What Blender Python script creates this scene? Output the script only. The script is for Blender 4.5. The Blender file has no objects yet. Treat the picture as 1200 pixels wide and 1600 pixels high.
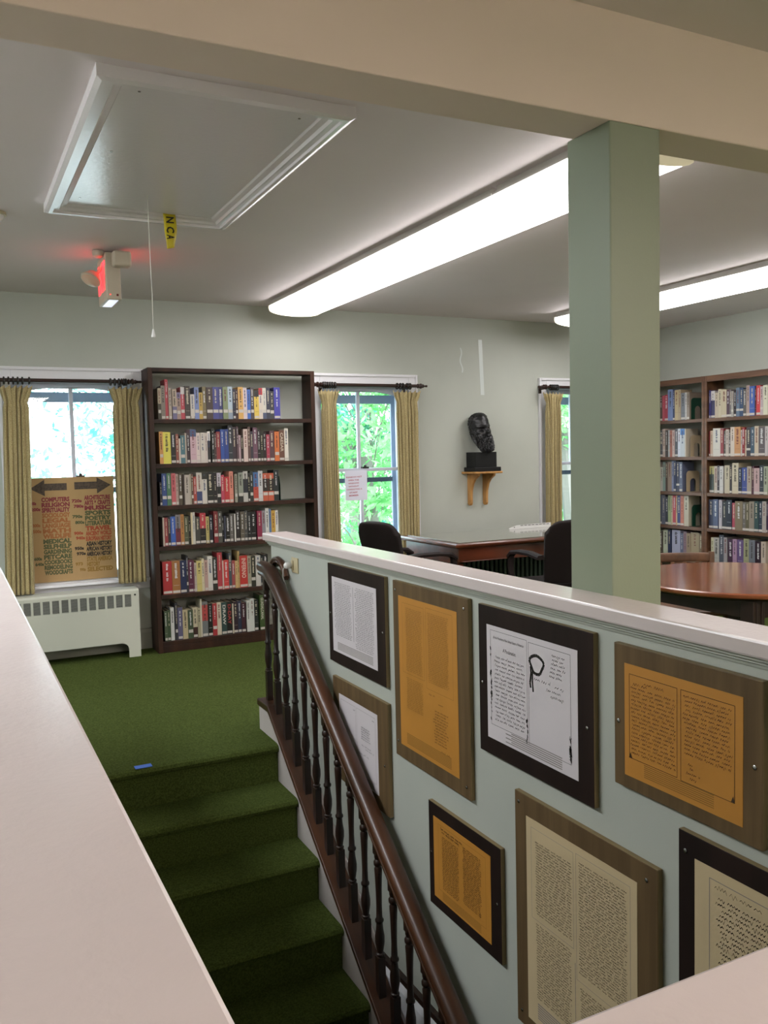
import bpy, bmesh, math, random
from mathutils import Vector, Matrix

# ------------------------------------------------------------------ camera, world, exposure
S = bpy.context.scene
COL = S.collection
S.view_settings.view_transform = 'Standard'
S.view_settings.look = 'None'
S.view_settings.gamma = 1.0
S.view_settings.use_curve_mapping = False
S.view_settings.exposure = 0.95
LAMP = 6.0          # ceiling fixtures of the far room
LAMP_NEAR = 36.0     # fixtures of the near room, behind the photographer
SKY = 4.6

cam_d = bpy.data.cameras.new('camera'); cam = bpy.data.objects.new('camera', cam_d); COL.objects.link(cam)
F_PX, YAW, PITCH, ROLL = 1357.65, 0.463406, -0.0664414, -0.0238605
cam_d.sensor_fit = 'HORIZONTAL'; cam_d.sensor_width = 36.0; cam_d.lens = F_PX / 1200.0 * 36.0
fw = Vector((math.sin(YAW)*math.cos(PITCH), math.cos(YAW)*math.cos(PITCH), math.sin(PITCH)))
r0 = Vector((math.cos(YAW), -math.sin(YAW), 0)); u0 = r0.cross(fw)
rr = r0*math.cos(ROLL) + u0*math.sin(ROLL); uu = -r0*math.sin(ROLL) + u0*math.cos(ROLL)
m3 = Matrix((rr, uu, -fw)).transposed()
cam.matrix_world = Matrix.Translation((0, 0, 1.45)) @ m3.to_4x4()
cam_d.clip_start = 0.02; cam_d.clip_end = 300
S.camera = cam

w = bpy.data.worlds.new('sky'); S.world = w; w.use_nodes = True
nt = w.node_tree; nt.nodes.clear()
out = nt.nodes.new('ShaderNodeOutputWorld'); bg = nt.nodes.new('ShaderNodeBackground')
tc = nt.nodes.new('ShaderNodeTexCoord'); sep = nt.nodes.new('ShaderNodeSeparateXYZ')
rmp = nt.nodes.new('ShaderNodeValToRGB')
nt.links.new(tc.outputs['Generated'], sep.inputs[0]); nt.links.new(sep.outputs['Z'], rmp.inputs[0])
rmp.color_ramp.elements[0].color = (0.92, 0.97, 1.0, 1); rmp.color_ramp.elements[1].color = (0.62, 0.78, 1.0, 1)
nt.links.new(rmp.outputs[0], bg.inputs[0]); bg.inputs[1].default_value = SKY
nt.links.new(bg.outputs[0], out.inputs[0])

sun_d = bpy.data.lights.new('sun', 'SUN'); sun = bpy.data.objects.new('sun', sun_d); COL.objects.link(sun)
sun_d.energy = 3.0; sun_d.angle = 0.02; sun_d.color = (1.0, 0.95, 0.86)
sun.rotation_euler = (math.radians(42), 0, math.radians(-20)); sun.location = (2, -10, 14)

# ------------------------------------------------------------------ materials
def lin(h):
    if not isinstance(h, str): return tuple(h)[:3]
    h = h.lstrip('#'); o = []
    for i in (0, 2, 4):
        c = int(h[i:i+2], 16)/255
        o.append(c/12.92 if c <= .04045 else ((c+.055)/1.055)**2.4)
    return tuple(o)
_M = {}
def mat(name, col, rough=.6, metal=0, spec=.5, var=0, vscale=20, bump=0, bscale=200, col2=None, stretch=(1,1,1),
        detail=4, emit=0, coat=0, sheen=0, trans=0):
    if name in _M: return _M[name]
    m = bpy.data.materials.new(name); m.use_nodes = True; _M[name] = m
    nt = m.node_tree; b = nt.nodes['Principled BSDF']
    c = lin(col); b.inputs['Base Color'].default_value = (*c, 1)
    b.inputs['Roughness'].default_value = rough; b.inputs['Metallic'].default_value = metal
    b.inputs['Specular IOR Level'].default_value = spec; b.inputs['Coat Weight'].default_value = coat
    b.inputs['Coat Roughness'].default_value = .12; b.inputs['Sheen Weight'].default_value = sheen
    if emit:
        b.inputs['Emission Color'].default_value = (*c, 1); b.inputs['Emission Strength'].default_value = emit
    if var or col2 or bump:
        tc = nt.nodes.new('ShaderNodeTexCoord'); mp = nt.nodes.new('ShaderNodeMapping')
        mp.inputs['Scale'].default_value = stretch
        nt.links.new(tc.outputs['Object'], mp.inputs['Vector'])
    if var or col2:
        n = nt.nodes.new('ShaderNodeTexNoise'); n.inputs['Scale'].default_value = vscale; n.inputs['Detail'].default_value = detail
        r = nt.nodes.new('ShaderNodeValToRGB'); c2 = lin(col2) if col2 else tuple(x*(1-var) for x in c)
        c1 = c if col2 else tuple(min(1, x*(1+var)) for x in c)
        r.color_ramp.elements[0].position = .35; r.color_ramp.elements[1].position = .65
        r.color_ramp.elements[0].color = (*c2, 1); r.color_ramp.elements[1].color = (*c1, 1)
        nt.links.new(mp.outputs[0], n.inputs['Vector']); nt.links.new(n.outputs[0], r.inputs[0])
        nt.links.new(r.outputs[0], b.inputs['Base Color'])
    if bump:
        n2 = nt.nodes.new('ShaderNodeTexNoise'); n2.inputs['Scale'].default_value = bscale; n2.inputs['Detail'].default_value = 3
        bp = nt.nodes.new('ShaderNodeBump'); bp.inputs['Strength'].default_value = bump; bp.inputs['Distance'].default_value = .004
        nt.links.new(mp.outputs[0], n2.inputs['Vector']); nt.links.new(n2.outputs[0], bp.inputs['Height'])
        nt.links.new(bp.outputs[0], b.inputs['Normal'])
    return m

WALL = mat('sage wall paint', 'b0b4ab', .55, var=.02, vscale=3, bump=.08, bscale=180)
WALLC = mat('sage column paint', '838c77', .45, var=.02, vscale=3, bump=.08, bscale=160)
CEIL = mat('ceiling paint', 'dcd2d2', .7, var=.015, vscale=2, bump=.05, bscale=120)
BEAMP = mat('beam paint', 'decdc0', .65, var=.02, vscale=2, bump=.05, bscale=120)
CAPP = mat('semi gloss cap paint', 'cdc1bf', .24, spec=.5, var=.02, vscale=6, bump=.14, bscale=70)
WHITE = mat('white trim paint', 'dcdce0', .4, bump=.04, bscale=80)
GLOSSW = mat('gloss white hatch paint', 'dedadc', .2, spec=.8, bump=.16, bscale=45)
CARPET = mat('green carpet', '465127', 1.0, spec=.05, var=.3, vscale=130, bump=.9, bscale=420)
WOODD = mat('dark bookcase wood', '3a2216', .5, spec=.3, col2='22130d', vscale=9, stretch=(1, 1, .12), bump=.05, bscale=60)
WOODR = mat('oak bookcase wood', '6b4a33', .45, col2='4c3222', vscale=14, stretch=(1, .15, 1), bump=.05, bscale=60)
RAILW = mat('dark stained railing wood', '502e18', .38, col2='301a0d', vscale=16, stretch=(1, .14, .14), coat=.15)
BALW = mat('dark turned baluster wood', '2e1a11', .4, col2='1d100a', vscale=22, stretch=(1, 1, .2), coat=.1)
DESKW = mat('mahogany desk wood', '6a3522', .28, col2='45200f', vscale=10, stretch=(.15, 1, 1), coat=.4)
TABW = mat('polished round table wood', '9a5f42', .12, col2='7b4329', vscale=7, stretch=(.15, 1, 1), coat=.8)
TABD = mat('dark table base wood', '2c1a14', .4, col2='1c100c', vscale=14, stretch=(1, 1, .2))
PINE = mat('light pine bracket wood', 'b98a4f', .4, col2='9c6c34', vscale=20, stretch=(1, 1, .2))
BRONZE = mat('black bronze', '161618', .38, metal=.1, spec=.55, bump=.9, bscale=55)
PLINTH = mat('black plinth', '0f1011', .5, spec=.3)
DARKM = mat('dark bronze rod wood', '2b1712', .35)
RINGM = mat('black ring', '15110f', .4)
UPH = mat('dark brown upholstery', '1a1312', .85, spec=.15, sheen=.05, bump=.3, bscale=500)
CHARM = mat('chair arm vinyl', '1d1413', .6, spec=.25)
RADM = mat('ivory radiator enamel', 'b9bbae', .4)
GRILL = mat('radiator grille', '2e3130', .6)
MESHM = mat('radiator mesh bars', '8d9089', .5)
BOARDD = mat('dark walnut plaque', '271b17', .55, spec=.2, col2='1b120f', vscale=12, stretch=(1, 1, .1))
BOARDL = mat('olive brown plaque', '685439', .55, spec=.25, col2='58462f', vscale=30, stretch=(1, 1, .06))
EDGEM = mat('plaque edge', '7a6844', .5)
PAPW = mat('white facsimile paper', 'cfc8cb', .5)
PAPC = mat('cream facsimile paper', 'c4b08c', .5)
PAPO = mat('orange parchment', 'b98034', .5, var=.04, vscale=8)
INK = mat('black ink', '17130f', .6)
INKB = mat('brown ink', '3c2610', .6)
INKG = mat('grey fine print', '8b8480', .6)
INKG2 = mat('brown fine print', '8a6326', .6)
CHROME = mat('chrome screw', 'b8b8b8', .2, metal=1)
CARD = mat('brown cardboard', 'a98b5f', .8, var=.04, vscale=8)
GLAZE = mat('putty', 'c8ccd4', .5)
SASH = mat('window sash paint', 'c6cbd8', .42)
STORM = mat('grey storm frame', '7f8c9c', .5)
STORMD = mat('dark storm rail', '39434f', .5)
STICK = mat('white spine label', 'b4aea6', .55)
PAGES = mat('book pages', 'b8a98c', .8)
YELT = mat('yellow caution tape', 'c8b41e', .35)
BLACK = mat('black', '0e0e0e', .6)
IVORY = mat('ivory plastic', 'bcae8c', .4)
WPLAS = mat('white plastic', 'd8d8d6', .4)
SIGNB = mat('beige sign housing', 'b7ab98', .45)
METW = mat('white enamel metal', 'c9c5c0', .4)
REDL = mat('red exit letters', 'ff2a30', .5, emit=3.0)
LENS = mat('lamp lens', 'c9a890', .15, spec=.8)
BLUET = mat('blue masking tape', '3a68c8', .6)
CLEART = mat('old tape', 'c9d0cd', .3)
GREENB = mat('green bookend', '0e3a2a', .4)
BEIGEB = mat('beige bookend', 'a8967a', .45)
BLACKB = mat('black bookend', '101210', .4)
LEAFT = None

def lampmat(name, strength, col):
    m = bpy.data.materials.new(name); m.use_nodes = True; nt = m.node_tree; nt.nodes.clear()
    o = nt.nodes.new('ShaderNodeOutputMaterial'); e = nt.nodes.new('ShaderNodeEmission')
    e.inputs[0].default_value = (*col, 1); e.inputs[1].default_value = strength
    nt.links.new(e.outputs[0], o.inputs[0]); return m
LAMPM = lampmat('fluorescent diffuser', LAMP, (1.0, .96, .95))
LAMPL = lampmat('left row fluorescent diffuser', LAMP*2.5, (.93, .97, 1.0))
LAMPN = lampmat('warm fluorescent diffuser', LAMP_NEAR, (1.0, .86, .78))

def glassmat():
    m = bpy.data.materials.new('window glass'); m.use_nodes = True; nt = m.node_tree; nt.nodes.clear()
    o = nt.nodes.new('ShaderNodeOutputMaterial'); t = nt.nodes.new('ShaderNodeBsdfTransparent')
    g = nt.nodes.new('ShaderNodeBsdfGlossy'); g.inputs['Roughness'].default_value = .02
    mx = nt.nodes.new('ShaderNodeMixShader'); fr = nt.nodes.new('ShaderNodeFresnel'); fr.inputs[0].default_value = 1.3
    t.inputs[0].default_value = (.93, .97, .98, 1)
    nt.links.new(fr.outputs[0], mx.inputs[0]); nt.links.new(t.outputs[0], mx.inputs[1]); nt.links.new(g.outputs[0], mx.inputs[2])
    nt.links.new(mx.outputs[0], o.inputs[0]); return m
GLASS = glassmat()
def leafmat(name, c1, c2):
    m = bpy.data.materials.new(name); m.use_nodes = True; nt = m.node_tree; nt.nodes.clear()
    o = nt.nodes.new('ShaderNodeOutputMaterial'); d = nt.nodes.new('ShaderNodeBsdfDiffuse'); t = nt.nodes.new('ShaderNodeBsdfTranslucent')
    mx = nt.nodes.new('ShaderNodeMixShader'); mx.inputs[0].default_value = .5
    tc = nt.nodes.new('ShaderNodeTexCoord'); n = nt.nodes.new('ShaderNodeTexNoise'); n.inputs['Scale'].default_value = 1.7
    r = nt.nodes.new('ShaderNodeValToRGB'); r.color_ramp.elements[0].position = .4; r.color_ramp.elements[1].position = .6
    r.color_ramp.elements[0].color = (*lin(c1), 1); r.color_ramp.elements[1].color = (*lin(c2), 1)
    nt.links.new(tc.outputs['Object'], n.inputs[0]); nt.links.new(n.outputs[0], r.inputs[0])
    for x in (d, t): nt.links.new(r.outputs[0], x.inputs[0])
    nt.links.new(d.outputs[0], mx.inputs[1]); nt.links.new(t.outputs[0], mx.inputs[2]); nt.links.new(mx.outputs[0], o.inputs[0])
    return m
def curtainmat():
    m = mat('olive woven curtain', 'a09270', .95, spec=.1, sheen=.15)
    nt = m.node_tree; b = nt.nodes['Principled BSDF']
    tc = nt.nodes.new('ShaderNodeTexCoord'); mp = nt.nodes.new('ShaderNodeMapping'); mp.inputs['Scale'].default_value = (160, 160, 260)
    n = nt.nodes.new('ShaderNodeTexNoise'); n.inputs['Scale'].default_value = 1.0; n.inputs['Detail'].default_value = 2
    r = nt.nodes.new('ShaderNodeValToRGB'); r.color_ramp.elements[0].position = .3; r.color_ramp.elements[1].position = .7
    r.color_ramp.elements[0].color = (*lin('857750'), 1); r.color_ramp.elements[1].color = (*lin('b9aa80'), 1)
    nt.links.new(tc.outputs['Object'], mp.inputs[0]); nt.links.new(mp.outputs[0], n.inputs[0]); nt.links.new(n.outputs[0], r.inputs[0])
    nt.links.new(r.outputs[0], b.inputs['Base Color'])
    bp = nt.nodes.new('ShaderNodeBump'); bp.inputs['Strength'].default_value = .4; bp.inputs['Distance'].default_value = .002
    nt.links.new(n.outputs[0], bp.inputs['Height']); nt.links.new(bp.outputs[0], b.inputs['Normal'])
    return m
CURT = curtainmat()

# ------------------------------------------------------------------ builders
WLOC = {}
def thing(name, label, cat, loc=(0, 0, 0), group=None, kind=None):
    o = bpy.data.objects.new(name, None); COL.objects.link(o); o.empty_display_size = .1
    o.location = loc; WLOC[o.name] = Vector(loc)
    tag(o, label, cat, group, kind); return o
def tag(o, label=None, cat=None, group=None, kind=None):
    if label: o['label'] = label
    if cat: o['category'] = cat
    if group: o['group'] = group
    if kind: o['kind'] = kind
    return o

class MB:
    def __init__(s): s.v = []; s.f = []; s.m = []
    def add(s, vs, fs, mi=0):
        b = len(s.v); s.v += [tuple(p) for p in vs]
        for f in fs: s.f.append(tuple(b+i for i in f)); s.m.append(mi)
        return s
    def box(s, x0, x1, y0, y1, z0, z1, mi=0):
        if x0 > x1: x0, x1 = x1, x0
        if y0 > y1: y0, y1 = y1, y0
        if z0 > z1: z0, z1 = z1, z0
        vs = [(x, y, z) for z in (z0, z1) for y in (y0, y1) for x in (x0, x1)]
        return s.add(vs, [(0, 2, 3, 1), (4, 5, 7, 6), (0, 1, 5, 4), (1, 3, 7, 5), (3, 2, 6, 7), (2, 0, 4, 6)], mi)
    def prism(s, pts, axis, a, b, mi=0):
        """pts: 2D polygon; axis 'x': (y,z), 'y': (x,z), 'z': (x,y)"""
        def P(p, t): return (t, p[0], p[1]) if axis == 'x' else ((p[0], t, p[1]) if axis == 'y' else (p[0], p[1], t))
        n = len(pts); vs = [P(p, a) for p in pts] + [P(p, b) for p in pts]
        fs = [tuple(range(n-1, -1, -1)), tuple(range(n, 2*n))] + [(i, (i+1) % n, n+(i+1) % n, n+i) for i in range(n)]
        return s.add(vs, fs, mi)
    def sweep(s, path, prof, mi=0, up=(0, 0, 1), closed=False):
        """sweep a 2D profile (side, up) along a 3D path with mitred sections"""
        n = len(prof); rings = []; P = [Vector(p) for p in path]
        for i, p in enumerate(P):
            a = P[i-1] if (i > 0 or closed) else None; b = P[(i+1) % len(P)] if (i < len(P)-1 or closed) else None
            d = Vector((0, 0, 0))
            if a is not None: d += (p-a).normalized()
            if b is not None: d += (b-p).normalized()
            d.normalize(); k = 1.0
            if a is not None and b is not None:
                c = max(.35, d.dot((b-p).normalized())); k = 1/c
            u = Vector(up); sd = d.cross(u).normalized(); uu_ = sd.cross(d).normalized()
            rings.append([p + sd*q[0] + uu_*q[1]*1.0 for q in prof])
        b0 = len(s.v)
        for r in rings: s.v += [tuple(q) for q in r]
        R = len(rings)
        for i in range(R if closed else R-1):
            j = (i+1) % R
            for k in range(n):
                s.f.append((b0+i*n+k, b0+i*n+(k+1) % n, b0+j*n+(k+1) % n, b0+j*n+k)); s.m.append(mi)
        if not closed:
            s.f.append(tuple(b0+k for k in range(n-1, -1, -1))); s.m.append(mi)
            s.f.append(tuple(b0+(R-1)*n+k for k in range(n))); s.m.append(mi)
        return s
    def tube(s, path, r, n=8, mi=0, up=(0, 0, 1)):
        pr = [(r*math.cos(2*math.pi*k/n), r*math.sin(2*math.pi*k/n)) for k in range(n)]
        return s.sweep(path, pr, mi, up)
    def lathe(s, prof, c, axis='z', n=16, mi=0, cap=True):
        """prof: list of (radius, t) along axis"""
        b0 = len(s.v)
        for r, t in prof:
            for k in range(n):
                a = 2*math.pi*k/n; ca, sa = r*math.cos(a), r*math.sin(a)
                if axis == 'z': s.v.append((c[0]+ca, c[1]+sa, c[2]+t))
                elif axis == 'x': s.v.append((c[0]+t, c[1]+ca, c[2]+sa))
                else: s.v.append((c[0]+ca, c[1]+t, c[2]+sa))
        for i in range(len(prof)-1):
            for k in range(n):
                s.f.append((b0+i*n+k, b0+i*n+(k+1) % n, b0+(i+1)*n+(k+1) % n, b0+(i+1)*n+k)); s.m.append(mi)
        if cap:
            s.f.append(tuple(b0+k for k in range(n-1, -1, -1))); s.m.append(mi)
            s.f.append(tuple(b0+(len(prof)-1)*n+k for k in range(n))); s.m.append(mi)
        return s
    def grid(s, fn, nu, nv, mi=0):
        b0 = len(s.v)
        for j in range(nv+1):
            for i in range(nu+1): s.v.append(tuple(fn(i/nu, j/nv)))
        for j in range(nv):
            for i in range(nu):
                a = b0+j*(nu+1)+i
                s.f.append((a, a+1, a+nu+2, a+nu+1)); s.m.append(mi)
        return s
    def torus(s, c, R, r, axis='x', n=16, k=6, mi=0):
        b0 = len(s.v)
        for i in range(n):
            a = 2*math.pi*i/n
            for j in range(k):
                b = 2*math.pi*j/k; q = R+r*math.cos(b); t = r*math.sin(b)
                if axis == 'x': s.v.append((c[0]+t, c[1]+q*math.cos(a), c[2]+q*math.sin(a)))
                elif axis == 'y': s.v.append((c[0]+q*math.cos(a), c[1]+t, c[2]+q*math.sin(a)))
                else: s.v.append((c[0]+q*math.cos(a), c[1]+q*math.sin(a), c[2]+t))
        for i in range(n):
            for j in range(k):
                s.f.append((b0+i*k+j, b0+i*k+(j+1) % k, b0+((i+1) % n)*k+(j+1) % k, b0+((i+1) % n)*k+j)); s.m.append(mi)
        return s
    def build(s, name, mats, parent=None, smooth=False, bevel=0, seg=2, label=None, cat=None, group=None, kind=None, solid=0, subd=0, recalc=True):
        if not isinstance(mats, (list, tuple)): mats = [mats]
        xs = [p[0] for p in s.v]; ys = [p[1] for p in s.v]; zs = [p[2] for p in s.v]
        o = Vector(((min(xs)+max(xs))/2, (min(ys)+max(ys))/2, min(zs)))
        me = bpy.data.meshes.new(name)
        me.from_pydata([(p[0]-o.x, p[1]-o.y, p[2]-o.z) for p in s.v], [], s.f)
        for m in mats: me.materials.append(m)
        me.polygons.foreach_set('material_index', s.m)
        if recalc:
            bm = bmesh.new(); bm.from_mesh(me); bmesh.ops.recalc_face_normals(bm, faces=bm.faces); bm.to_mesh(me); bm.free()
        if smooth:
            me.polygons.foreach_set('use_smooth', [True]*len(me.polygons))
            try: me.set_sharp_from_angle(angle=math.radians(40))
            except Exception: pass
        ob = bpy.data.objects.new(name, me); COL.objects.link(ob)
        WLOC[ob.name] = o
        if parent is not None:
            ob.parent = parent; ob.location = o - WLOC[parent.name]
        else: ob.location = o
        if solid:
            md = ob.modifiers.new('thick', 'SOLIDIFY'); md.thickness = solid; md.offset = 0
        if bevel:
            md = ob.modifiers.new('bevel', 'BEVEL'); md.width = bevel; md.segments = seg; md.limit_method = 'ANGLE'; md.angle_limit = math.radians(35)
        if subd:
            md = ob.modifiers.new('sub', 'SUBSURF'); md.levels = subd; md.render_levels = subd
        tag(ob, label, cat, group, kind)
        return ob
def place(root, loc, rz=0):
    root.location = loc; root.rotation_euler = (0, 0, rz)
def copy_part(o, parent, loc):
    c = o.copy(); COL.objects.link(c); c.parent = parent; c.location = loc; return c

_FONT = None
def text_mesh(body, height, width, frame, mb, mi=0, bold=0.0, shear=0.0):
    """letters of `body` fitted to width x height, laid in plane frame=(origin(left,bottom), right, up) and put in mb"""
    cu = bpy.data.curves.new('t', 'FONT'); cu.body = body; cu.size = 1.0; cu.offset = bold; cu.shear = shear
    cu.resolution_u = 2
    ob = bpy.data.objects.new('t', cu); COL.objects.link(ob)
    dg = bpy.context.evaluated_depsgraph_get(); me = bpy.data.meshes.new_from_object(ob.evaluated_get(dg))
    xs = [v.co.x for v in me.vertices]; ys = [v.co.y for v in me.vertices]
    if xs:
        x0, x1, y0, y1 = min(xs), max(xs), min(ys), max(ys)
        sx = width/(x1-x0) if width else height/(y1-y0); sy = height/(y1-y0)
        O, Rr, U = (Vector(q) for q in frame)
        mb.add([tuple(O + Rr*((v.co.x-x0)*sx) + U*((v.co.y-y0)*sy)) for v in me.vertices], [tuple(p.vertices) for p in me.polygons], mi)
    bpy.data.objects.remove(ob); bpy.data.curves.remove(cu); bpy.data.meshes.remove(me)

# ------------------------------------------------------------------ room shell
ZC = 2.66; YW = 6.76; XR = 6.55; XL = -2.4; YN = -5.0
WX = 1.544           # stairwell face of the half wall
def struct(mb, name, m, **k): return mb.build(name, m, kind='structure', **k)
f = MB()
f.box(XL, .13, YN, YW, -.25, 0); f.box(.13, 1.422, 4.135, YW, -.25, 0); f.box(1.422, XR, 4.30, YW, -.25, 0)
f.box(WX+.002, XR, YN, 4.30, -.25, 0); f.box(.13, WX+.002, YN, .25, -.25, 0)
struct(f, 'floor', CARPET)
f = MB(); f.box(XL, XR, 2.03, YW+.3, ZC, ZC+.2); struct(f, 'ceiling', CEIL)
f = MB(); f.box(XL, XR, YN, 1.869, 2.62, ZC+.2); struct(f, 'ceiling_near', CEIL)
f = MB(); f.box(XL, XR, 1.869, 2.03, 2.335, ZC+.2); struct(f, 'trim_1', BEAMP, bevel=.004)
wins = [(.43, 1.27), (2.80, 3.64), (5.125, 5.965)]
Z0, Z1 = .555, 2.05
f = MB(); x = XL
for a, b in wins:
    f.box(x, a, YW, YW+.3, -.25, ZC+.2); f.box(a, b, YW, YW+.3, -.25, Z0); f.box(a, b, YW, YW+.3, Z1, ZC+.2); x = b
f.box(x, XR+.2, YW, YW+.3, -.25, ZC+.2); struct(f, 'wall_back', WALL)
f = MB(); f.box(XR, XR+.2, YN, YW+.3, -.25, ZC+.2); struct(f, 'wall_right', WALL)
f = MB(); f.box(XL-.2, XL, YN, YW+.3, -.25, ZC+.2); struct(f, 'wall_left', WALL)
f = MB(); f.box(XL-.2, XR+.2, YN-.2, YN, -.25, ZC+.2); struct(f, 'wall_front', WALL)
# baseboards
f = MB()
f.prism([(YW, 0), (YW-.018, 0), (YW-.018, .125), (YW-.010, .15), (YW, .155)], 'x', XL, XR-.02); struct(f, 'baseboard_back', mat('baseboard paint', '9a9c90', .45))
f = MB(); f.box(XR-.018, XR, YN, YW, 0, .15); struct(f, 'baseboard_right', _M['baseboard paint'])

# stairwell walls under the floor
SW = mat('stairwell wall paint', 'a3ac9c', .5, var=.02, vscale=3)
f = MB(); f.box(-.1, .13, .2, 4.5, -2.95, 1.0); struct(f, 'wall_stair_left', WALL)
f = MB(); f.box(WX, WX+.076, .45, 4.47, -2.95, 1.0); struct(f, 'wall_stair_right', WALL)
f = MB(); f.box(.13, WX+.076, .22, .45, -2.95, 1.0); struct(f, 'wall_stair_front', WALL)
f = MB(); f.box(.13, WX, .45, 4.1, -2.95, -2.86); struct(f, 'floor_lower', CARPET)
f = MB(); f.box(.13, 1.40, 4.33, 4.43, -2.95, -.25); struct(f, 'wall_stair_back', WALL)
# caps of the three half walls (one continuous painted ledge round the stairwell)
c = MB()
c.box(1.505, 1.650, .18, 4.50, 1.0, 1.04)
c.build('trim_2', CAPP, kind='structure', bevel=.006)
c = MB(); c.box(-.16, .168, .18, 4.50, 1.0, 1.04); c.build('trim_3', CAPP, kind='structure', bevel=.006)
c = MB(); c.box(.168, 1.505, .18, .48, 1.0, 1.04); c.build('trim_4', CAPP, kind='structure', bevel=.004)
c = MB()
c.prism([(WX, 1.0), (WX-.026, 1.0), (WX-.026, .992), (WX-.015, .990), (WX-.015, .982), (WX-.008, .979), (WX-.006, .972), (WX, .970)], 'y', .48, 4.488)
c.prism([(WX+.076, 1.0), (WX+.100, 1.0), (WX+.094, .985), (WX+.084, .975), (WX+.076, .966)], 'y', .48, 4.488)
c.box(WX, WX+.076, 4.47, 4.49, .97, 1.0)
c.build('trim_5', WALL, kind='structure')
c = MB()
c.prism([(.13, 1.0), (.155, 1.0), (.155, .99), (.145, .985), (.138, .97), (.13, .966)], 'y', .48, 4.488)
c.build('trim_6', CAPP, kind='structure')

# lower level moulding on the stairwell wall
c = MB(); c.box(WX-.022, WX, 1.4, 3.215, -.672, -.648); c.build('trim_7', BALW, kind='structure')
c = MB(); c.prism([(WX, -.672), (WX-.018, -.672), (WX-.03, -.70), (WX-.03, -.735), (WX-.012, -.75), (WX-.012, -.83), (WX, -.84)], 'y', 1.4, 3.19)
c.build('trim_8', WHITE, kind='structure')

# column
c = MB(); c.box(1.642, 1.822, 1.869, 2.03+.02, 0, 2.335)
col = c.build('square_column', WALLC, label='square sage green painted column rising from the half wall ledge to the beam', cat='column', bevel=.004)

# ------------------------------------------------------------------ staircase
SL = .193/.2555
t = thing('staircase', 'green carpeted staircase going down between the two half walls', 'stairs', (.78, 4.1, -2.86))
ny = 14
yy, zz = 4.10, 0.0
P = [(4.135, 0.0)]
for i in range(ny):
    # nosing
    P += [(yy+.02, zz), (yy, zz-.006), (yy-.008, zz-.02), (yy-.002, zz-.036), (yy+.015, zz-.045), (yy+.018, zz-.193)]
    zz -= .193; yy -= .2555
P = [p for p in P if p[1] > -2.86]
P.append((P[-1][0], -2.86)); P.append((4.135, -2.86))
m = MB(); m.prism(P, 'x', .131, 1.421); m.build('carpet_runner', CARPET, t)
def zs(y): return SL*(y-4.10)+.025
m = MB()
ss = [(4.40, .0), (4.40, .128), (4.24, .128), (4.19, zs(4.19)-.005), (.9, zs(.9)), (.9, -2.86), (4.40, -2.86)]
m.prism(ss, 'x', 1.423, 1.5435); m.build('stringer', mat('stringer paint', 'b4aca8', .5), t, bevel=.003)

# railing
r = thing('stair_railing', 'dark stained wooden stair railing with turned balusters running down the stairs', 'railing', (1.465, 4.3, .13))
m = MB()
shoe = [(4.405, .129), (4.405, .165), (4.235, .165), (4.18, zs(4.18)+.030), (1.7, zs(1.7)+.030), (1.7, zs(1.7)+.001), (4.19, zs(4.19)+.001), (4.24, .129)]
m.prism(shoe, 'x', 1.414, 1.512); m.build('shoe_rail', RAILW, r, bevel=.005)
def zc(y): return .800+.768*(y-4.163)
path = [(1.465, 1.75, zc(1.75))] + [(1.465, q, zc(q)) for q in (2.2, 2.8, 3.4, 3.8, 4.05)]
path += [(1.465, 4.15, .785), (1.465, 4.20, .818), (1.465, 4.245, .842), (1.465, 4.29, .857), (1.465, 4.34, .863), (1.467, 4.39, .864)]
hp = [(-.028, -.034), (.028, -.034), (.030, -.022), (.024, -.014), (.034, -.004), (.036, .012), (.030, .026), (.016, .035), (0, .038), (-.016, .035), (-.030, .026), (-.036, .012), (-.034, -.004), (-.024, -.014), (-.030, -.022)]
m = MB(); m.sweep(path, hp); m.build('handrail', RAILW, r, smooth=True)
m = MB()
lp = [(1.521, 4.185, .828), (1.523, 4.20, .842), (1.524, 4.225, .875), (1.525, 4.26, .900), (1.525, 4.31, .912), (1.525, 4.36, .905), (1.525, 4.40, .882), (1.525, 4.415, .84)]
hs = [(q[0]*.45, q[1]*.45) for q in hp]
m.sweep(lp, hs); m.build('rail_return', RAILW, r, smooth=True)
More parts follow.
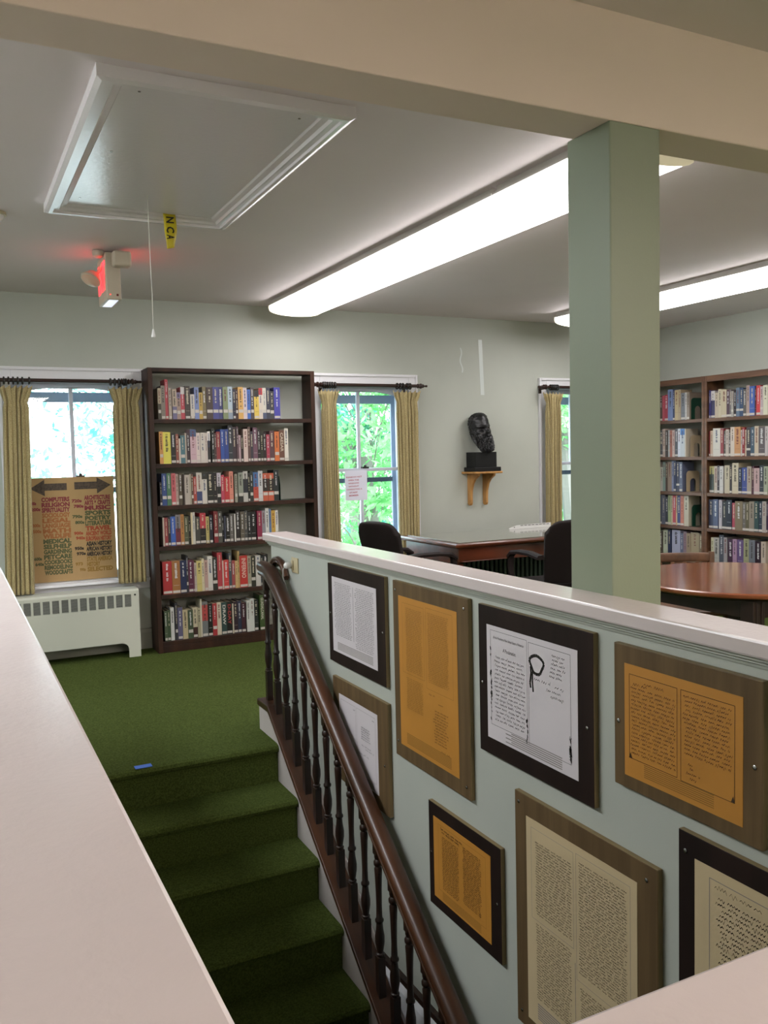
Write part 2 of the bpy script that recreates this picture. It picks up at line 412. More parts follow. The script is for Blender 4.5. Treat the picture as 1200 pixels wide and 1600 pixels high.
# baluster
BY = [4.334-.1277*i for i in range(20)]
def baluster_profile(L, b0=.16, t0=.075):
    # turned section between the square blocks
    h = L-b0-t0
    pr = [(0, 0.013), (.012, .012), (.02, .0155), (.03, .0155), (.038, .011), (.06, .0125), (.14, .0175), (.20, .0175), (.27, .0135), (.33, .0115), (.345, .016), (.365, .016), (.38, .0115),
          (.50, .0105), (.66, .0115), (.80, .0135), (.86, .0145), (.88, .011), (.90, .0165), (.93, .0165), (.95, .011), (.97, .0135), (1, .0135)]
    return [(rad*1.12, b0+h*tt) for tt, rad in pr]
first = None
for i, by in enumerate(BY):
    zb = (zs(by)+.028) if by < 4.22 else .163
    ztop = (zc(by)-.038) if by < 4.15 else min(.828, zc(by)-.036)
    L = ztop-zb
    m = MB()
    s_ = .0155
    slope = SL if by < 4.22 else 0
    def block(z0, z1, sl0, sl1):
        vs = []
        for zt, sl in ((z0, sl0), (z1, sl1)):
            for dx, dy in ((-s_, -s_), (s_, -s_), (s_, s_), (-s_, s_)): vs.append((1.463+dx, by+dy, zt+sl*dy))
        m.add(vs, [(3, 2, 1, 0), (4, 5, 6, 7), (0, 1, 5, 4), (1, 2, 6, 5), (2, 3, 7, 6), (3, 0, 4, 7)])
    if i <= 2:
        block(zb, zb+.16, slope, 0); block(zb+L-.075, zb+L, 0, .768 if by < 4.15 else .4)
        m.lathe([(rad, t_) for rad, t_ in baluster_profile(L)], (1.463, by, zb), n=12)
        o = m.build('baluster', BALW, r, smooth=True)
        first = o; fy, fz = by, zb
        firstloc = o.location.copy()
    else:
        copy_part(first, r, firstloc + Vector((0, by-fy, zb-fz)))

# ------------------------------------------------------------------ windows
random.seed(4)
for wi, (a, b) in enumerate(wins):
    W_ = thing('window_%d' % (wi+1), None, None, ((a+b)/2, YW, Z0), kind='structure')
    xc = (a+b)/2
    m = MB()   # casing: frame of flat boards with a back band
    o_ = .085
    for (x0, x1, z0, z1) in ((a-o_, a, Z0-.0, Z1+o_-.0), (b, b+o_, Z0, Z1+o_), (a, b, Z1, Z1+o_)):
        m.box(x0, x1, YW-.018, YW, z0, z1)
    m.box(a-o_, a-o_+.022, YW-.03, YW-.018, Z0, Z1+o_); m.box(b+o_-.022, b+o_, YW-.03, YW-.018, Z0, Z1+o_)
    m.box(a-o_+.022, b+o_-.022, YW-.03, YW-.018, Z1+o_-.022, Z1+o_)
    m.build('window_casing', WHITE, W_, bevel=.003)
    m = MB()   # jamb liners
    m.box(a, a+.012, YW, YW+.3, Z0, Z1); m.box(b-.012, b, YW, YW+.3, Z0, Z1); m.box(a+.012, b-.012, YW, YW+.3, Z1-.012, Z1)
    m.build('window_jamb', SASH, W_)
    m = MB(); m.box(a-o_-.03, b+o_+.03, YW-.055, YW, Z0-.022, Z0); m.box(a, b, YW, YW+.16, Z0-.022, Z0+.004)
    m.box(a-o_, b+o_, YW-.018, YW, Z0-.085, Z0-.022)
    m.build('window_sill', WHITE, W_, bevel=.003)
    # arched head board
    m = MB(); n = 20; arc = []
    for k in range(n+1):
        x = a+.012 + (b-a-.024)*k/n; uq = (x-xc)/((b-a)/2)
        arc.append((x, 1.945+.058*(1-uq*uq)))
    m.prism([(a+.012, Z1-.012)] + arc + [(b-.012, Z1-.012)], 'y', YW+.10, YW+.135); m.build('arched_head', SASH, W_)
    # sashes
    m = MB(); st = .035; ZM = 1.305
    m.box(a+.012, a+.012+st, YW+.135, YW+.165, ZM, 2.02); m.box(b-.012-st, b-.012, YW+.135, YW+.165, ZM, 2.02)
    m.box(a+.012+st, b-.012-st, YW+.135, YW+.165, ZM, ZM+.028); m.box(xc-.014, xc+.014, YW+.135, YW+.165, ZM+.028, 2.02)
    m.box(a+.047, b-.047, YW+.135, YW+.165, 1.995, 2.02)
    us = m.build('upper_sash', SASH, W_, bevel=.003)
    m = MB(); m.box(a+.047, b-.047, YW+.148, YW+.151, ZM+.028, 1.995); m.build('glass_pane', GLASS, us)
    m = MB()
    m.box(a+.012, a+.012+st, YW+.10, YW+.13, Z0+.004, ZM+.028); m.box(b-.012-st, b-.012, YW+.10, YW+.13, Z0+.004, ZM+.028)
    m.box(a+.012+st, b-.012-st, YW+.10, YW+.13, Z0+.004, Z0+.06); m.box(a+.012+st, b-.012-st, YW+.10, YW+.13, ZM, ZM+.026)
    m.box(xc-.014, xc+.014, YW+.10, YW+.13, Z0+.06, ZM)
    ls = m.build('lower_sash', SASH, W_, bevel=.003)
    m = MB(); m.box(a+.047, b-.047, YW+.113, YW+.116, Z0+.06, ZM); m.build('glass_pane', GLASS, ls)
    m = MB(); m.box(xc+.01, xc+.07, YW+.095, YW+.135, ZM+.026, ZM+.040); m.lathe([(.012, 0), (.012, .012), (.004, .016)], (xc+.04, YW+.115, ZM+.04), n=10)
    m.build('sash_lock', RINGM, ls)
    m = MB()   # storm window outside
    ys = YW+.24
    m.box(a+.012, a+.05, ys, ys+.02, Z0, 2.0); m.box(b-.05, b-.012, ys, ys+.02, Z0, 2.0); m.box(a+.05, b-.05, ys, ys+.02, 1.90, 1.975)
    m.box(a+.05, b-.05, ys, ys+.02, Z0, Z0+.05)
    sf = m.build('storm_frame', STORM, W_)
    m = MB(); m.box(a+.05, b-.05, ys-.004, ys+.02, 1.205, 1.245); m.build('storm_rail', STORMD, W_)

# ------------------------------------------------------------------ curtains and rods
def curtain(xt0, xt1, xb0, xb1, y, zt, zb, label, n, seed, flare=.028):
    rnd = random.Random(seed); ph = [rnd.uniform(-.5, .5) for _ in range(24)]; am = [rnd.uniform(.7, 1.25) for _ in range(24)]
    def fn(u, v):
        z = zt+(zb-zt)*v; d = zt-z
        x0 = xt0+(xb0-xt0)*v; x1 = xt1+(xb1-xt1)*v
        if d < .10:
            k = 1-d/.10; x0 -= flare*k; x1 += flare*k
        pin = math.exp(-((d-.105)/.03)**2)
        xm = (x0+x1)/2; x0 = x0+(xm-x0)*.10*pin; x1 = x1+(xm-x1)*.10*pin
        i = u*n; k = int(i) % 24
        a_ = .026*am[k] if d > .12 else .022
        a_ *= (1-.45*pin); a_ *= (.75+.45*v)
        uu_ = u+.012*math.sin(5*u+3*v+seed)
        yy = y+a_*math.sin(2*math.pi*uu_*n+ph[3]) + .006*math.sin(2*math.pi*uu_*n*2.3+ph[5]+2*v)
        xx = x0+(x1-x0)*u+.006*math.sin(2*math.pi*uu_*n*1.0+1.2+ph[k]*.5)
        zz = z + (.010*math.sin(2*math.pi*uu_*n+1) if v < .001 else 0)
        return (xx, yy, zz)
    m = MB(); m.grid(fn, n*12, 40)
    return m.build('curtain', CURT, smooth=True, solid=.0035, label=label, cat='curtain', group='olive curtains on the back wall', recalc=False)
YR = 6.645
curtain(.365, .530, .315, .505, YR, 1.985, .515, 'olive woven curtain at the left end of the leftmost window, above the ivory radiator', 6, 1)
curtain(1.105, 1.295, 1.09, 1.290, YR, 1.985, .535, 'olive woven curtain between the cardboard sign window and the dark bookcase', 6, 2)
curtain(2.765, 2.900, 2.76, 2.905, YR, 1.985, .30, 'olive woven curtain directly right of the dark bookcase', 6, 3)
curtain(3.455, 3.665, 3.475, 3.640, YR, 1.985, .16, 'olive woven curtain at the right of the middle window, behind the desk corner', 6, 4)
curtain(5.045, 5.215, 5.040, 5.205, YR, 1.985, .16, 'olive woven curtain at the window just left of the green column', 6, 5)

def rod(x0, x1, z, label, rings, fin0=True, fin1=True, br=()):
    t = thing('curtain_rod', label, 'curtain rod', ((x0+x1)/2, YR, z), group=None)
    m = MB(); m.lathe([(.014, x0), (.014, x1)], (0, YR, z), axis='x', n=14); t = m.build('rod', DARKM, t, smooth=True)
    def fin(x, s):
        m = MB(); pr = [(.014, 0), (.020, .004), (.020, .012), (.012, .018), (.023, .03), (.023, .040), (.013, .048), (.017, .058), (.010, .066), (.0075, .085), (.011, .092), (.008, .10), (.001, .104)]
        m.lathe([(q, s*t_) for q, t_ in pr], (x, YR, z), axis='x', n=14); m.build('finial', DARKM, t, smooth=True)
    if fin1: fin(x1, 1)
    if fin0: fin(x0, -1)
    for x in rings:
        m = MB(); m.torus((x, YR, z-.004), .023, .0065, 'x', 18, 6); m.build('ring', RINGM, t, smooth=True)
    for x in br:
        m = MB(); m.box(x-.014, x+.014, YW-.031, YW-.018, z-.055, z+.02); m.box(x-.008, x+.008, YR+.018, YW-.031, z-.022, z-.002); m.torus((x, YR, z), .0185, .006, 'x', 16, 6)
        m.build('bracket', DARKM, t, bevel=.002)
rod(.30, 1.222, 2.030, 'dark curtain rod over the leftmost window with the cardboard sign', [.38, .41, .44, .47, .50, .545] + [1.10, 1.13, 1.16, 1.195, 1.21], br=(.35, 1.18))
rod(2.775, 3.670, 2.032, 'dark curtain rod over the middle window, pointed finial to the right', [2.79, 2.81, 2.83, 2.85, 2.87, 2.895, 3.475, 3.505, 3.53, 3.57, 3.60], br=(2.80, 3.585))
rod(5.06, 6.03, 2.042, 'dark curtain rod over the window left of the green column', [5.10, 5.12, 5.14, 5.16, 5.18], br=(5.045, 5.95))

# ------------------------------------------------------------------ radiator under window 1
t = thing('radiator', 'long ivory enamelled radiator cover under the leftmost window', 'radiator', (.60, 6.62, 0))
RX0, RX1 = -.02, 1.212; ny_ = 14
m = MB(); n = 10
pr = [(RX0, 0), (RX0+.085, 0), (RX0+.085, .06)] + [(RX0+.085+.05*(1-math.cos(k*math.pi/2/n)), .06+.05*math.sin(k*math.pi/2/n)) for k in range(1, n+1)]
pr2 = [(RX1-.085-.05*(1-math.cos(k*math.pi/2/n)), .06+.05*math.sin(k*math.pi/2/n)) for k in range(n, 0, -1)] + [(RX1-.085, .06), (RX1-.085, 0), (RX1, 0)]
# front sheet below the slots, frame pieces round them
m.prism(pr + pr2 + [(RX1, .375), (RX0, .375)], 'y', 6.505, 6.512)
x = RX1-.055; sw = .047; gp = .0155
slots = []
while x-sw > RX0+.05:
    slots.append((x-sw, x)); x -= sw+gp
m.box(RX0, RX1, 6.505, 6.512, .468, .492)
edges = [RX1] + [v for s_ in slots for v in (s_[1], s_[0])] + [RX0]
for k in range(0, len(edges), 2): m.box(edges[k+1], edges[k], 6.505, 6.512, .375, .468)
m.build('front_panel', RADM, t)
m = MB(); m.prism([(6.512, 0), (6.512, .492), (6.525, .502), (YW-.06, .502), (YW-.06, .495), (6.53, .495), (6.52, .486), (6.52, 0)], 'x', RX0, RX1)
m.box(RX0, RX0+.004, 6.512, YW-.06, 0, .50); m.box(RX1-.004, RX1, 6.512, YW-.06, 0, .50)
m2 = MB(); m2.prism([(6.505, .492), (6.518, .505), (YW-.06, .505), (YW-.06, .498), (6.519, .498), (6.512, .49)], 'x', RX0, RX1)
m2.box(RX0, RX0+.005, 6.512, YW-.06, 0, .497); m2.box(RX1-.005, RX1, 6.512, YW-.06, 0, .497)
m2.build('cover', RADM, t)
for s0, s1 in slots:
    m = MB()
    m.box(s0, s1, 6.522, 6.524, .375, .468)
    for k in range(11):
        z = .378+k*.0082; m.box(s0, s1, 6.510, 6.514, z, z+.0035, 1)
    m.build('grille', [GRILL, MESHM], t)
m = MB(); m.box(RX0+.01, RX1-.01, 6.60, 6.66, .10, .30); m.build('heating_element', GRILL, t)
m = MB(); m.lathe([(.007, 0), (.007, .004)], (RX1-.028, 6.501, .462), 'y', n=10); m.build('screw', BLACK, t)

# ------------------------------------------------------------------ cardboard sign in window 1
t = thing('cardboard_sign', 'brown cardboard sign with two arrows and lists of library subjects, standing on the window sill', 'sign', (.815, 6.83, .585))
def SX(u): return .520+u*(1.115-.520)     # u 0..1 across the face
def SZ(v): return 1.335-v*(1.335-.60)     # v 0..1 downward
YS = 6.822
m = MB(); m.box(.515, 1.118, YS, YS+.008, .563, 1.335); t_ = t; t = m.build('board', CARD, t)
A1 = mat('dark marker', '3b322a', .7, col2='57493c', vscale=60)
m = MB()
def arrow(u0, u1, tipleft):
    hx = u0+.17 if tipleft else u1-.17
    ya = YS-.0008
    if tipleft: pts = [(u0, .105), (hx, .018), (hx, .058), (u1, .058), (u1, .128), (hx, .128), (hx, .182)]
    else: pts = [(u1, .09), (hx, .01), (hx, .052), (u0, .052), (u0, .126), (hx, .126), (hx, .175)]
    m.add([(SX(a), ya, SZ(b)) for a, b in pts], [tuple(range(len(pts)))])
arrow(.01, .44, True); arrow(.53, .97, False)
m.build('arrow_pair', A1, t)
cm = {'r': mat('red marker', '7c2a34', .7), 'o': mat('orange marker', '9a5f30', .7), 'g': mat('green marker', '4c5432', .7), 'b': mat('black marker', '231e18', .7),
      'c': mat('rust marker', '9c4426', .7), 'y': mat('gold marker', '8a6a2a', .7)}
LW = [('COMPUTERS', 'r'), ('RELIGION', 'r'), ('SPIRITUALITY', 'r'), ('SOCIOLOGY', 'o'), ('LEGAL', 'o'), ('LANGUAGE', 'o'), ('MATH', 'o'), ('WILDLIFE', 'o'),
      ('MEDICAL', 'g'), ('SELFHELP', 'g'), ('GARDENING', 'g'), ('PETCARE', 'g'), ('COOKBOOKS', 'g'), ('REMODELING', 'g'), ('WOODCRAFTS', 'g')]
RW = [('ARCHITECTURE', 'r'), ('ARTS & CRAFTS', 'r'), ('MUSIC', 'r'), ('SPORTS', 'g'), ('POETRY', 'g'), ('LITERATURE', 'g'), ('TRAVEL', 'c'), ('ANCIENT WORLD', 'c'),
      ('EUROPEAN HISTORY', 'c'), ('ASIAN HISTORY', 'b'), ('AFRICAN HISTORY', 'b'), ('AMERICAN HISTORY', 'b'), ('STATE AMERICA', 'y'), ('HISTORY', 'y'), ('SELECTED', 'y')]
mbs = {(k, c_): MB() for k in cm for c_ in 'LR'}
def word(s, u0, u1, v0, v1, k, bold=.055):
    text_mesh(s, SZ(v0)-SZ(v1), SX(u1)-SX(u0), ((SX(u0), YS-.0008, SZ(v1)), (1, 0, 0), (0, 0, 1)), mbs[(k, 'L' if u0 < .48 else 'R')], bold=bold)
for i, (s_, k) in enumerate(LW):
    v = .195+i*.0525; word(s_, .135, .465, v, v+.048, k)
for i, (s_, k) in enumerate(RW):
    v = .19+i*.0525; word(s_, .64, .955 if s_ != 'HISTORY' or k != 'y' else .8, v, v+.048, k)
for s_, u0, u1, v, k in (('000s', .015, .075, .235, 'r'), ('200s', .015, .12, .295, 'r'), ('300s', .02, .11, .455, 'o'), ('500s', .02, .12, .515, 'o'), ('600s', .02, .11, .79, 'g'), ('640s', .03, .13, .845, 'g'),
                         ('720s', .49, .61, .225, 'r'), ('780s', .51, .63, .28, 'r'), ('790s', .49, .61, .385, 'g'), ('800s', .52, .63, .445, 'g'), ('900s', .50, .61, .555, 'c'), ('940s', .52, .63, .605, 'c'),
                         ('950s', .50, .61, .71, 'b'), ('970s', .52, .63, .765, 'b'), ('973', .50, .59, .87, 'y'), ('990s', .55, .62, .93, 'y')):
    word(s_, u0, u1, v, v+.035, k)
for k in mbs:
    if mbs[k].v: mbs[k].build('lettering', cm[k[0]], t, recalc=False)

# small paper notice on the middle window
t = thing('paper_notice', 'white paper notice with a few lines of red print, taped to the middle window', 'notice', (3.14, 6.85, 1.10))
m = MB(); m.box(3.055, 3.265, 6.850, 6.852, 1.055, 1.315)
t = m.build('sheet', mat('thin white paper', 'dfe0f0', .6), t)
mb = MB(); REDI = mat('red print', 'b0405a', .7)
for i, (s_, u0, u1) in enumerate((('PLEASE DO NOT', 3.067, 3.215), ('OPEN THE', 3.085, 3.185), ('WINDOWS', 3.085, 3.185), ('WITHOUT', 3.085, 3.185), ('CONSULTING A', 3.067, 3.215), ('STAFF', 3.095, 3.17), ('MEMBER', 3.09, 3.18))):
    z = 1.250-i*.0265; text_mesh(s_, .013, u1-u0, ((u0, 6.8493, z), (1, 0, .03), (0, 0, 1)), mb, bold=.02)
mb.build('lettering', REDI, t, recalc=False)

# ------------------------------------------------------------------ framed facsimile plaques on the half wall
XP = 1.526
rp = random.Random(11)
def squig(mb, y0, y1, z, h, r, thick=.0012, word=.03, mi=0):
    thick *= 1.35
    """a line of cursive strokes running from y0 (left, larger y) to y1 (right)"""
    x = XP-.0016; y = y0
    while y > y1+.004:
        wl = r.uniform(.5, 1.3)*word; e = max(y-wl, y1); n = max(3, int((y-e)/(h*.55))); pts = []
        for k in range(n+1):
            q = y+(e-y)*k/n; a = h*.45*(1 if k % 2 else -1)*r.uniform(.4, 1.2)
            if r.random() < .15: a *= 1.9
            pts.append((q, z+a))
        for k in range(n):
            (ya, za), (yb, zb_) = pts[k], pts[k+1]; tt = thick*r.uniform(.6, 1.3)
            mb.add([(x, ya, za-tt/2), (x, yb, zb_-tt/2), (x, yb, zb_+tt/2), (x, ya, za+tt/2)], [(0, 1, 2, 3)], mi)
        y = e-r.uniform(.25, .6)*word*.5
def blockrow(mb, y0, y1, z, h, mi=0):
    x = XP-.0016; mb.add([(x, y0, z-h/2), (x, y1, z-h/2), (x, y1, z+h/2), (x, y0, z+h/2)], [(0, 1, 2, 3)], mi)
def rectline(mb, y0, y1, z0, z1, t=.0011, mi=0):
    for a, b, c, d in ((y0, y1, z1-t/2, z1+t/2), (y0, y1, z0-t/2, z0+t/2), (y0+t/2, y0-t/2, z0, z1), (y1+t/2, y1-t/2, z0, z1)):
        x = XP-.0014; mb.add([(x, a, c), (x, b, c), (x, b, d), (x, a, d)], [(0, 1, 2, 3)], mi)
def plaque(label, fr, pa, bm_, pm_, screws, draw, ink=INK, fine=INKG, edge=EDGEM):
    y0, y1, z1, z0 = fr      # y0 far/left, y1 near/right
    t = thing('framed_document', label, 'framed document', (1.535, (y0+y1)/2, z0), group='framed historical documents on the half wall')
    m = MB(); m.box(XP, WX-.0005, y1, y0, z0, z1); m.m = [1, 1, 1, 1, 1, 0]
    bd = m.build('backing_board', [bm_, edge], t, bevel=.0025)
    m = MB(); m.box(XP-.001, XP+.0005, pa[1], pa[0], pa[3], pa[2]); dc = m.build('document', pm_, t)
    mb = MB(); mf = MB(); draw(mb, mf, *pa)
    if mb.v: mb.build('handwriting', ink, dc, recalc=False)
    if mf.v: mf.build('fine_print', fine, dc, recalc=False)
    for (ys, zs_) in screws:
        m = MB(); m.lathe([(.0055, 0), (.0055, -.002), (.003, -.0035)], (XP, ys, zs_), 'x', n=10); m.build('screw', CHROME, bd, smooth=True)
def lines(mb, y0, y1, z1, z0, dz, h, r, word=.03, thick=.0012, ragged=0):
    z = z1
    while z > z0:
        squig(mb, y0-r.uniform(0, ragged), y1+r.uniform(0, ragged), z, h, r, thick, word); z -= dz
def d1(mb, mf, y0, y1, z1, z0):
    H = z1-z0; W = y0-y1; ym = (y0+y1)/2
    blockrow(mb, ym+.001, ym-.001, z1-.42*H, .70*H)
    lines(mb, y0-.02, ym+.015, z1-.07*H, z0+.23*H, .0078, .0035, rp, .02, .0011, .02)
    lines(mb, ym-.015, y1+.02, z1-.07*H, z0+.15*H, .0078, .0035, rp, .02, .0011, .02)
    for k in range(6): blockrow(mf, y0-.05, y1+.04, z0+.045*H+k*.006, .0032)
def d2(mb, mf, y0, y1, z1, z0):
    H = z1-z0; ym = (y0+y1)/2+.01
    for (a, b, t_, bt) in ((y0-.055, ym+.02, .07, .48), (ym-.02, y1+.055, .06, .50), (y0-.055, ym+.02, .53, .73)):
        lines(mf, a, b, z1-t_*H, z1-bt*H, .0068, .0034, rp, .02, .0013, .006)
    rectline(mf, y0-.03, ym+.008, z1-.50*H, z1-.04*H); rectline(mf, ym-.008, y1+.03, z1-.54*H, z1-.03*H)
    lines(mb, ym-.05, y1+.065, z1-.66*H, z1-.86*H, .0105, .004, rp, .02, .0013, .02)
    squig(mb, ym-.02, ym-.07, z1-.57*H, .006, rp); squig(mb, ym-.09, ym-.13, z1-.61*H, .004, rp); squig(mb, ym-.10, y1+.06, z1-.90*H, .008, rp)
    for k in range(8): blockrow(mf, y0-.05, y1+.05, z0+.03*H+k*.0055, .003)
def d3(mb, mf, y0, y1, z1, z0):
    H = z1-z0; ym = (y0+y1)/2+.005
    rectline(mb, y0-.022, ym+.004, z0+.13*H, z1-.04*H); rectline(mb, ym-.004, y1+.03, z0+.10*H, z1-.05*H)
    text_mesh('By the President of the United States of America:', .011, .165, ((XP-.0016, y0-.038, z1-.115*H), (0, -1, 0), (0, 0, 1)), mb, shear=.5)
    text_mesh('A Proclamation.', .012, .07, ((XP-.0016, y0-.09, z1-.205*H), (0, -1, 0), (0, 0, 1)), mb, shear=.5)
    lines(mb, y0-.04, ym+.012, z1-.265*H, z0+.15*H, .0135, .0062, rp, .03, .0016, .012)
    lines(mb, ym-.10, y1+.045, z1-.10*H, z1-.30*H, .0125, .006, rp, .03, .0016, .02)
    squig(mb, ym-.03, ym-.11, z1-.335*H, .008, rp, .0016); squig(mb, ym-.13, y1+.06, z1-.345*H, .008, rp, .0016)
    squig(mb, ym-.09, ym-.16, z1-.39*H, .007, rp, .0016); squig(mb, ym-.11, ym-.17, z1-.43*H, .007, rp, .0016)
    # ribbon loop and tails, stains along the edges
    x = XP-.0017
    def rib(pts, wd):
        for (a, b), (c, d) in zip(pts[:-1], pts[1:]):
            L = math.hypot(c-a, d-b) or 1; nx, nz = -(d-b)/L*wd/2, (c-a)/L*wd/2
            mb.add([(x, a+nx, b+nz), (x, c+nx, d+nz), (x, c-nx, d-nz), (x, a-nx, b-nz)], [(0, 1, 2, 3)])
    cy, cz = ym-.045, z1-.215*H
    rib([(cy+.032*math.cos(q)*(1+.2*math.sin(3*q)), cz+.028*math.sin(q)) for q in [k*2*math.pi/18 for k in range(19)]], .0095)
    rib([(cy+.03, cz-.01), (cy+.028, cz-.03), (cy+.033, cz-.06), (cy+.030, cz-.075)], .008); rib([(cy+.02, cz-.02), (cy+.022, cz-.05), (cy+.018, cz-.085)], .007)
    for (a, b, n_, zz0, zz1) in ((y0-.024, .004, 26, z0+.14*H, z1-.2*H), (y1+.032, .004, 30, z0+.10*H, z0+.32*H), (ym+.006, .004, 12, z0+.11*H, z0+.3*H)):
        for k in range(n_):
            q = a+rp.uniform(-b, b); z = rp.uniform(zz0, zz1); s_ = rp.uniform(.001, .004)
            mb.add([(x, q-s_, z-s_*1.6), (x, q+s_*.7, z-s_), (x, q+s_, z+s_*2), (x, q-s_*.5, z+s_*1.3)], [(0, 1, 2, 3)])
    for k in range(6): blockrow(mf, ym+.12-(k % 2)*.03, y1+.07, z0+.03*H+k*.0065, .0035)
def d4(mb, mf, y0, y1, z1, z0):
    H = z1-z0; ym = (y0+y1)/2
    rectline(mb, y0-.018, ym+.006, z0+.17*H, z1-.085*H, .0014); rectline(mb, ym-.006, y1+.022, z0+.16*H, z1-.085*H, .0014)
    squig(mb, y0-.07, ym+.05, z1-.14*H, .007, rp, .0013); squig(mb, y0-.03, y0-.08, z1-.165*H, .007, rp, .0013)
    lines(mb, y0-.022, ym+.010, z1-.20*H, z0+.19*H, .0105, .0052, rp, .028, .0012, .006)
    lines(mb, ym-.012, y1+.026, z1-.13*H, z1-.62*H, .0105, .0052, rp, .028, .0012, .012)
    lines(mb, ym-.012, y1+.12, z1-.68*H, z0+.20*H, .011, .005, rp, .028, .0013, .03)
    x = XP-.0017
    for (q, z, s_) in ((y0-.022, z0+.19*H, .006), (y1+.026, z0+.18*H, .006)):
        mb.add([(x, q+s_, z-s_), (x, q-s_, z-s_), (x, q, z+s_*1.5)], [(0, 1, 2)])
    for k in range(7): blockrow(mf, y0-.07, y1+.08, z0+.05*H+k*.005, .0024)
def d5(mb, mf, y0, y1, z1, z0):
    H = z1-z0; ym = (y0+y1)/2+.01
    for (a, b, t_, bt) in ((y0-.045, ym+.012, .10, .45), (ym-.016, y1+.035, .07, .58), (y0-.045, ym+.015, .50, .86), (ym-.020, y1+.03, .64, .80)):
        lines(mb, a, b, z1-t_*H, z1-bt*H, .0082, .0042, rp, .026, .0013, .006)
    rectline(mf, y0-.025, ym+.006, z1-.48*H, z1-.04*H); rectline(mf, ym-.006, y1+.025, z1-.61*H, z1-.035*H)
    blockrow(mf, ym+.001, ym-.001, z1-.72*H, .36*H)
    for k in range(7): blockrow(mf, y0-.05, ym-.03, z0+.04*H+k*.0075, .0042)
def d6(mb, mf, y0, y1, z1, z0):
    H = z1-z0; ym = (y0+y1)/2
    squig(mb, y0-.05, ym-.01, z1-.10*H, .006, rp, .002); squig(mb, y0-.06, ym+.01, z1-.135*H, .006, rp, .002)
    lines(mb, y0-.06, ym+.012, z1-.19*H, z0+.17*H, .0068, .0042, rp, .02, .0013, .004)
    lines(mb, ym-.012, y1+.055, z1-.13*H, z0+.20*H, .0068, .0042, rp, .02, .0013, .010)
    rectline(mf, y0-.035, y1+.03, z0+.13*H, z1-.06*H)
    for k in range(6): blockrow(mf, y0-.06, y1+.06, z0+.035*H+k*.005, .0022)
def d7(mb, mf, y0, y1, z1, z0):
    H = z1-z0; ym = (y0+y1)/2+.015
    rectline(mf, y0-.02, ym+.006, z0+.12*H, z1-.06*H); rectline(mf, ym-.006, y1+.02, z0+.12*H, z1-.06*H)
    lines(mb, ym-.045, y1+.07, z1-.27*H, z1-.43*H, .010, .004, rp, .018, .0014, .01)
    squig(mb, ym-.05, y1+.06, z1-.50*H, .007, rp); squig(mb, ym-.09, y1+.04, z1-.53*H, .006, rp); squig(mb, ym-.02, ym-.12, z1-.62*H, .008, rp)
    squig(mb, ym+.03, ym+.01, z1-.11*H, .004, rp); squig(mb, y1+.05, y1+.03, z1-.11*H, .004, rp)
    for k in range(5): blockrow(mf, y0-.04, y1+.04, z0+.03*H+k*.006, .003)
def d8(mb, mf, y0, y1, z1, z0):
    H = z1-z0
    rectline(mf, y0-.045, y1+.03, z0+.08*H, z1-.06*H, .002)
    squig(mb, y0-.06, y0-.19, z1-.095*H, .008, rp, .0014)
    lines(mb, y0-.062, y1+.05, z1-.15*H, z0+.15*H, .0125, .0065, rp, .03, .0018, .02)
plaque('dark plaque with a white two column page, top left beside the stair rail', (3.645, 3.068, .963, .515), (3.597, 3.143, .906, .568), BOARDD, PAPW, [(3.622, .735), (3.09, .735)], d1)
plaque('tall olive brown plaque with a long orange parchment, second in the top row', (2.996, 2.446, .961, .269), (2.948, 2.518, .907, .324), BOARDL, PAPO, [(2.972, .925), (2.472, .925), (2.972, .33), (2.472, .31)], d2, INKB, INKG2)
plaque('dark plaque with a white handwritten page marked by a black ribbon loop', (2.383, 1.815, .957, .472), (2.333, 1.881, .897, .528), BOARDD, PAPW, [(2.362, .70), (1.842, .69)], d3)
plaque('olive brown plaque with a wide orange handwritten letter, rightmost in the top row', (1.734, 1.269, .949, .575), (1.694, 1.321, .902, .610), BOARDL, PAPO, [(1.717, .745), (1.29, .755)], d4, INKB, INKG2)
plaque('large olive brown plaque with a cream page of four text blocks, bottom centre', (2.191, 1.579, .401, -.345), (2.131, 1.652, .338, -.303), BOARDL, PAPC, [(2.168, .37), (1.618, .36), (2.165, -.30), (1.618, -.30)], d5)
plaque('small dark plaque with an orange two column page, lowest and nearest the stair rail', (2.745, 2.274, .173, -.217), (2.708, 2.333, .125, -.176), BOARDD, PAPO, [(2.728, -.02), (2.296, -.02)], d6, INK, INKG2)
plaque('olive brown plaque with a nearly blank white page, half hidden behind the stair rail', (3.620, 3.065, .448, -.02), (3.550, 3.160, .380, .040), BOARDL, PAPW, [(3.597, .215), (3.10, .185)], d7)
plaque('dark plaque with a cream handwritten letter, cut off at the lower right corner', (1.511, .98, .537, .0), (1.459, 1.03, .482, .05), BOARDD, PAPC, [(1.488, .49), (1.005, .49)], d8)

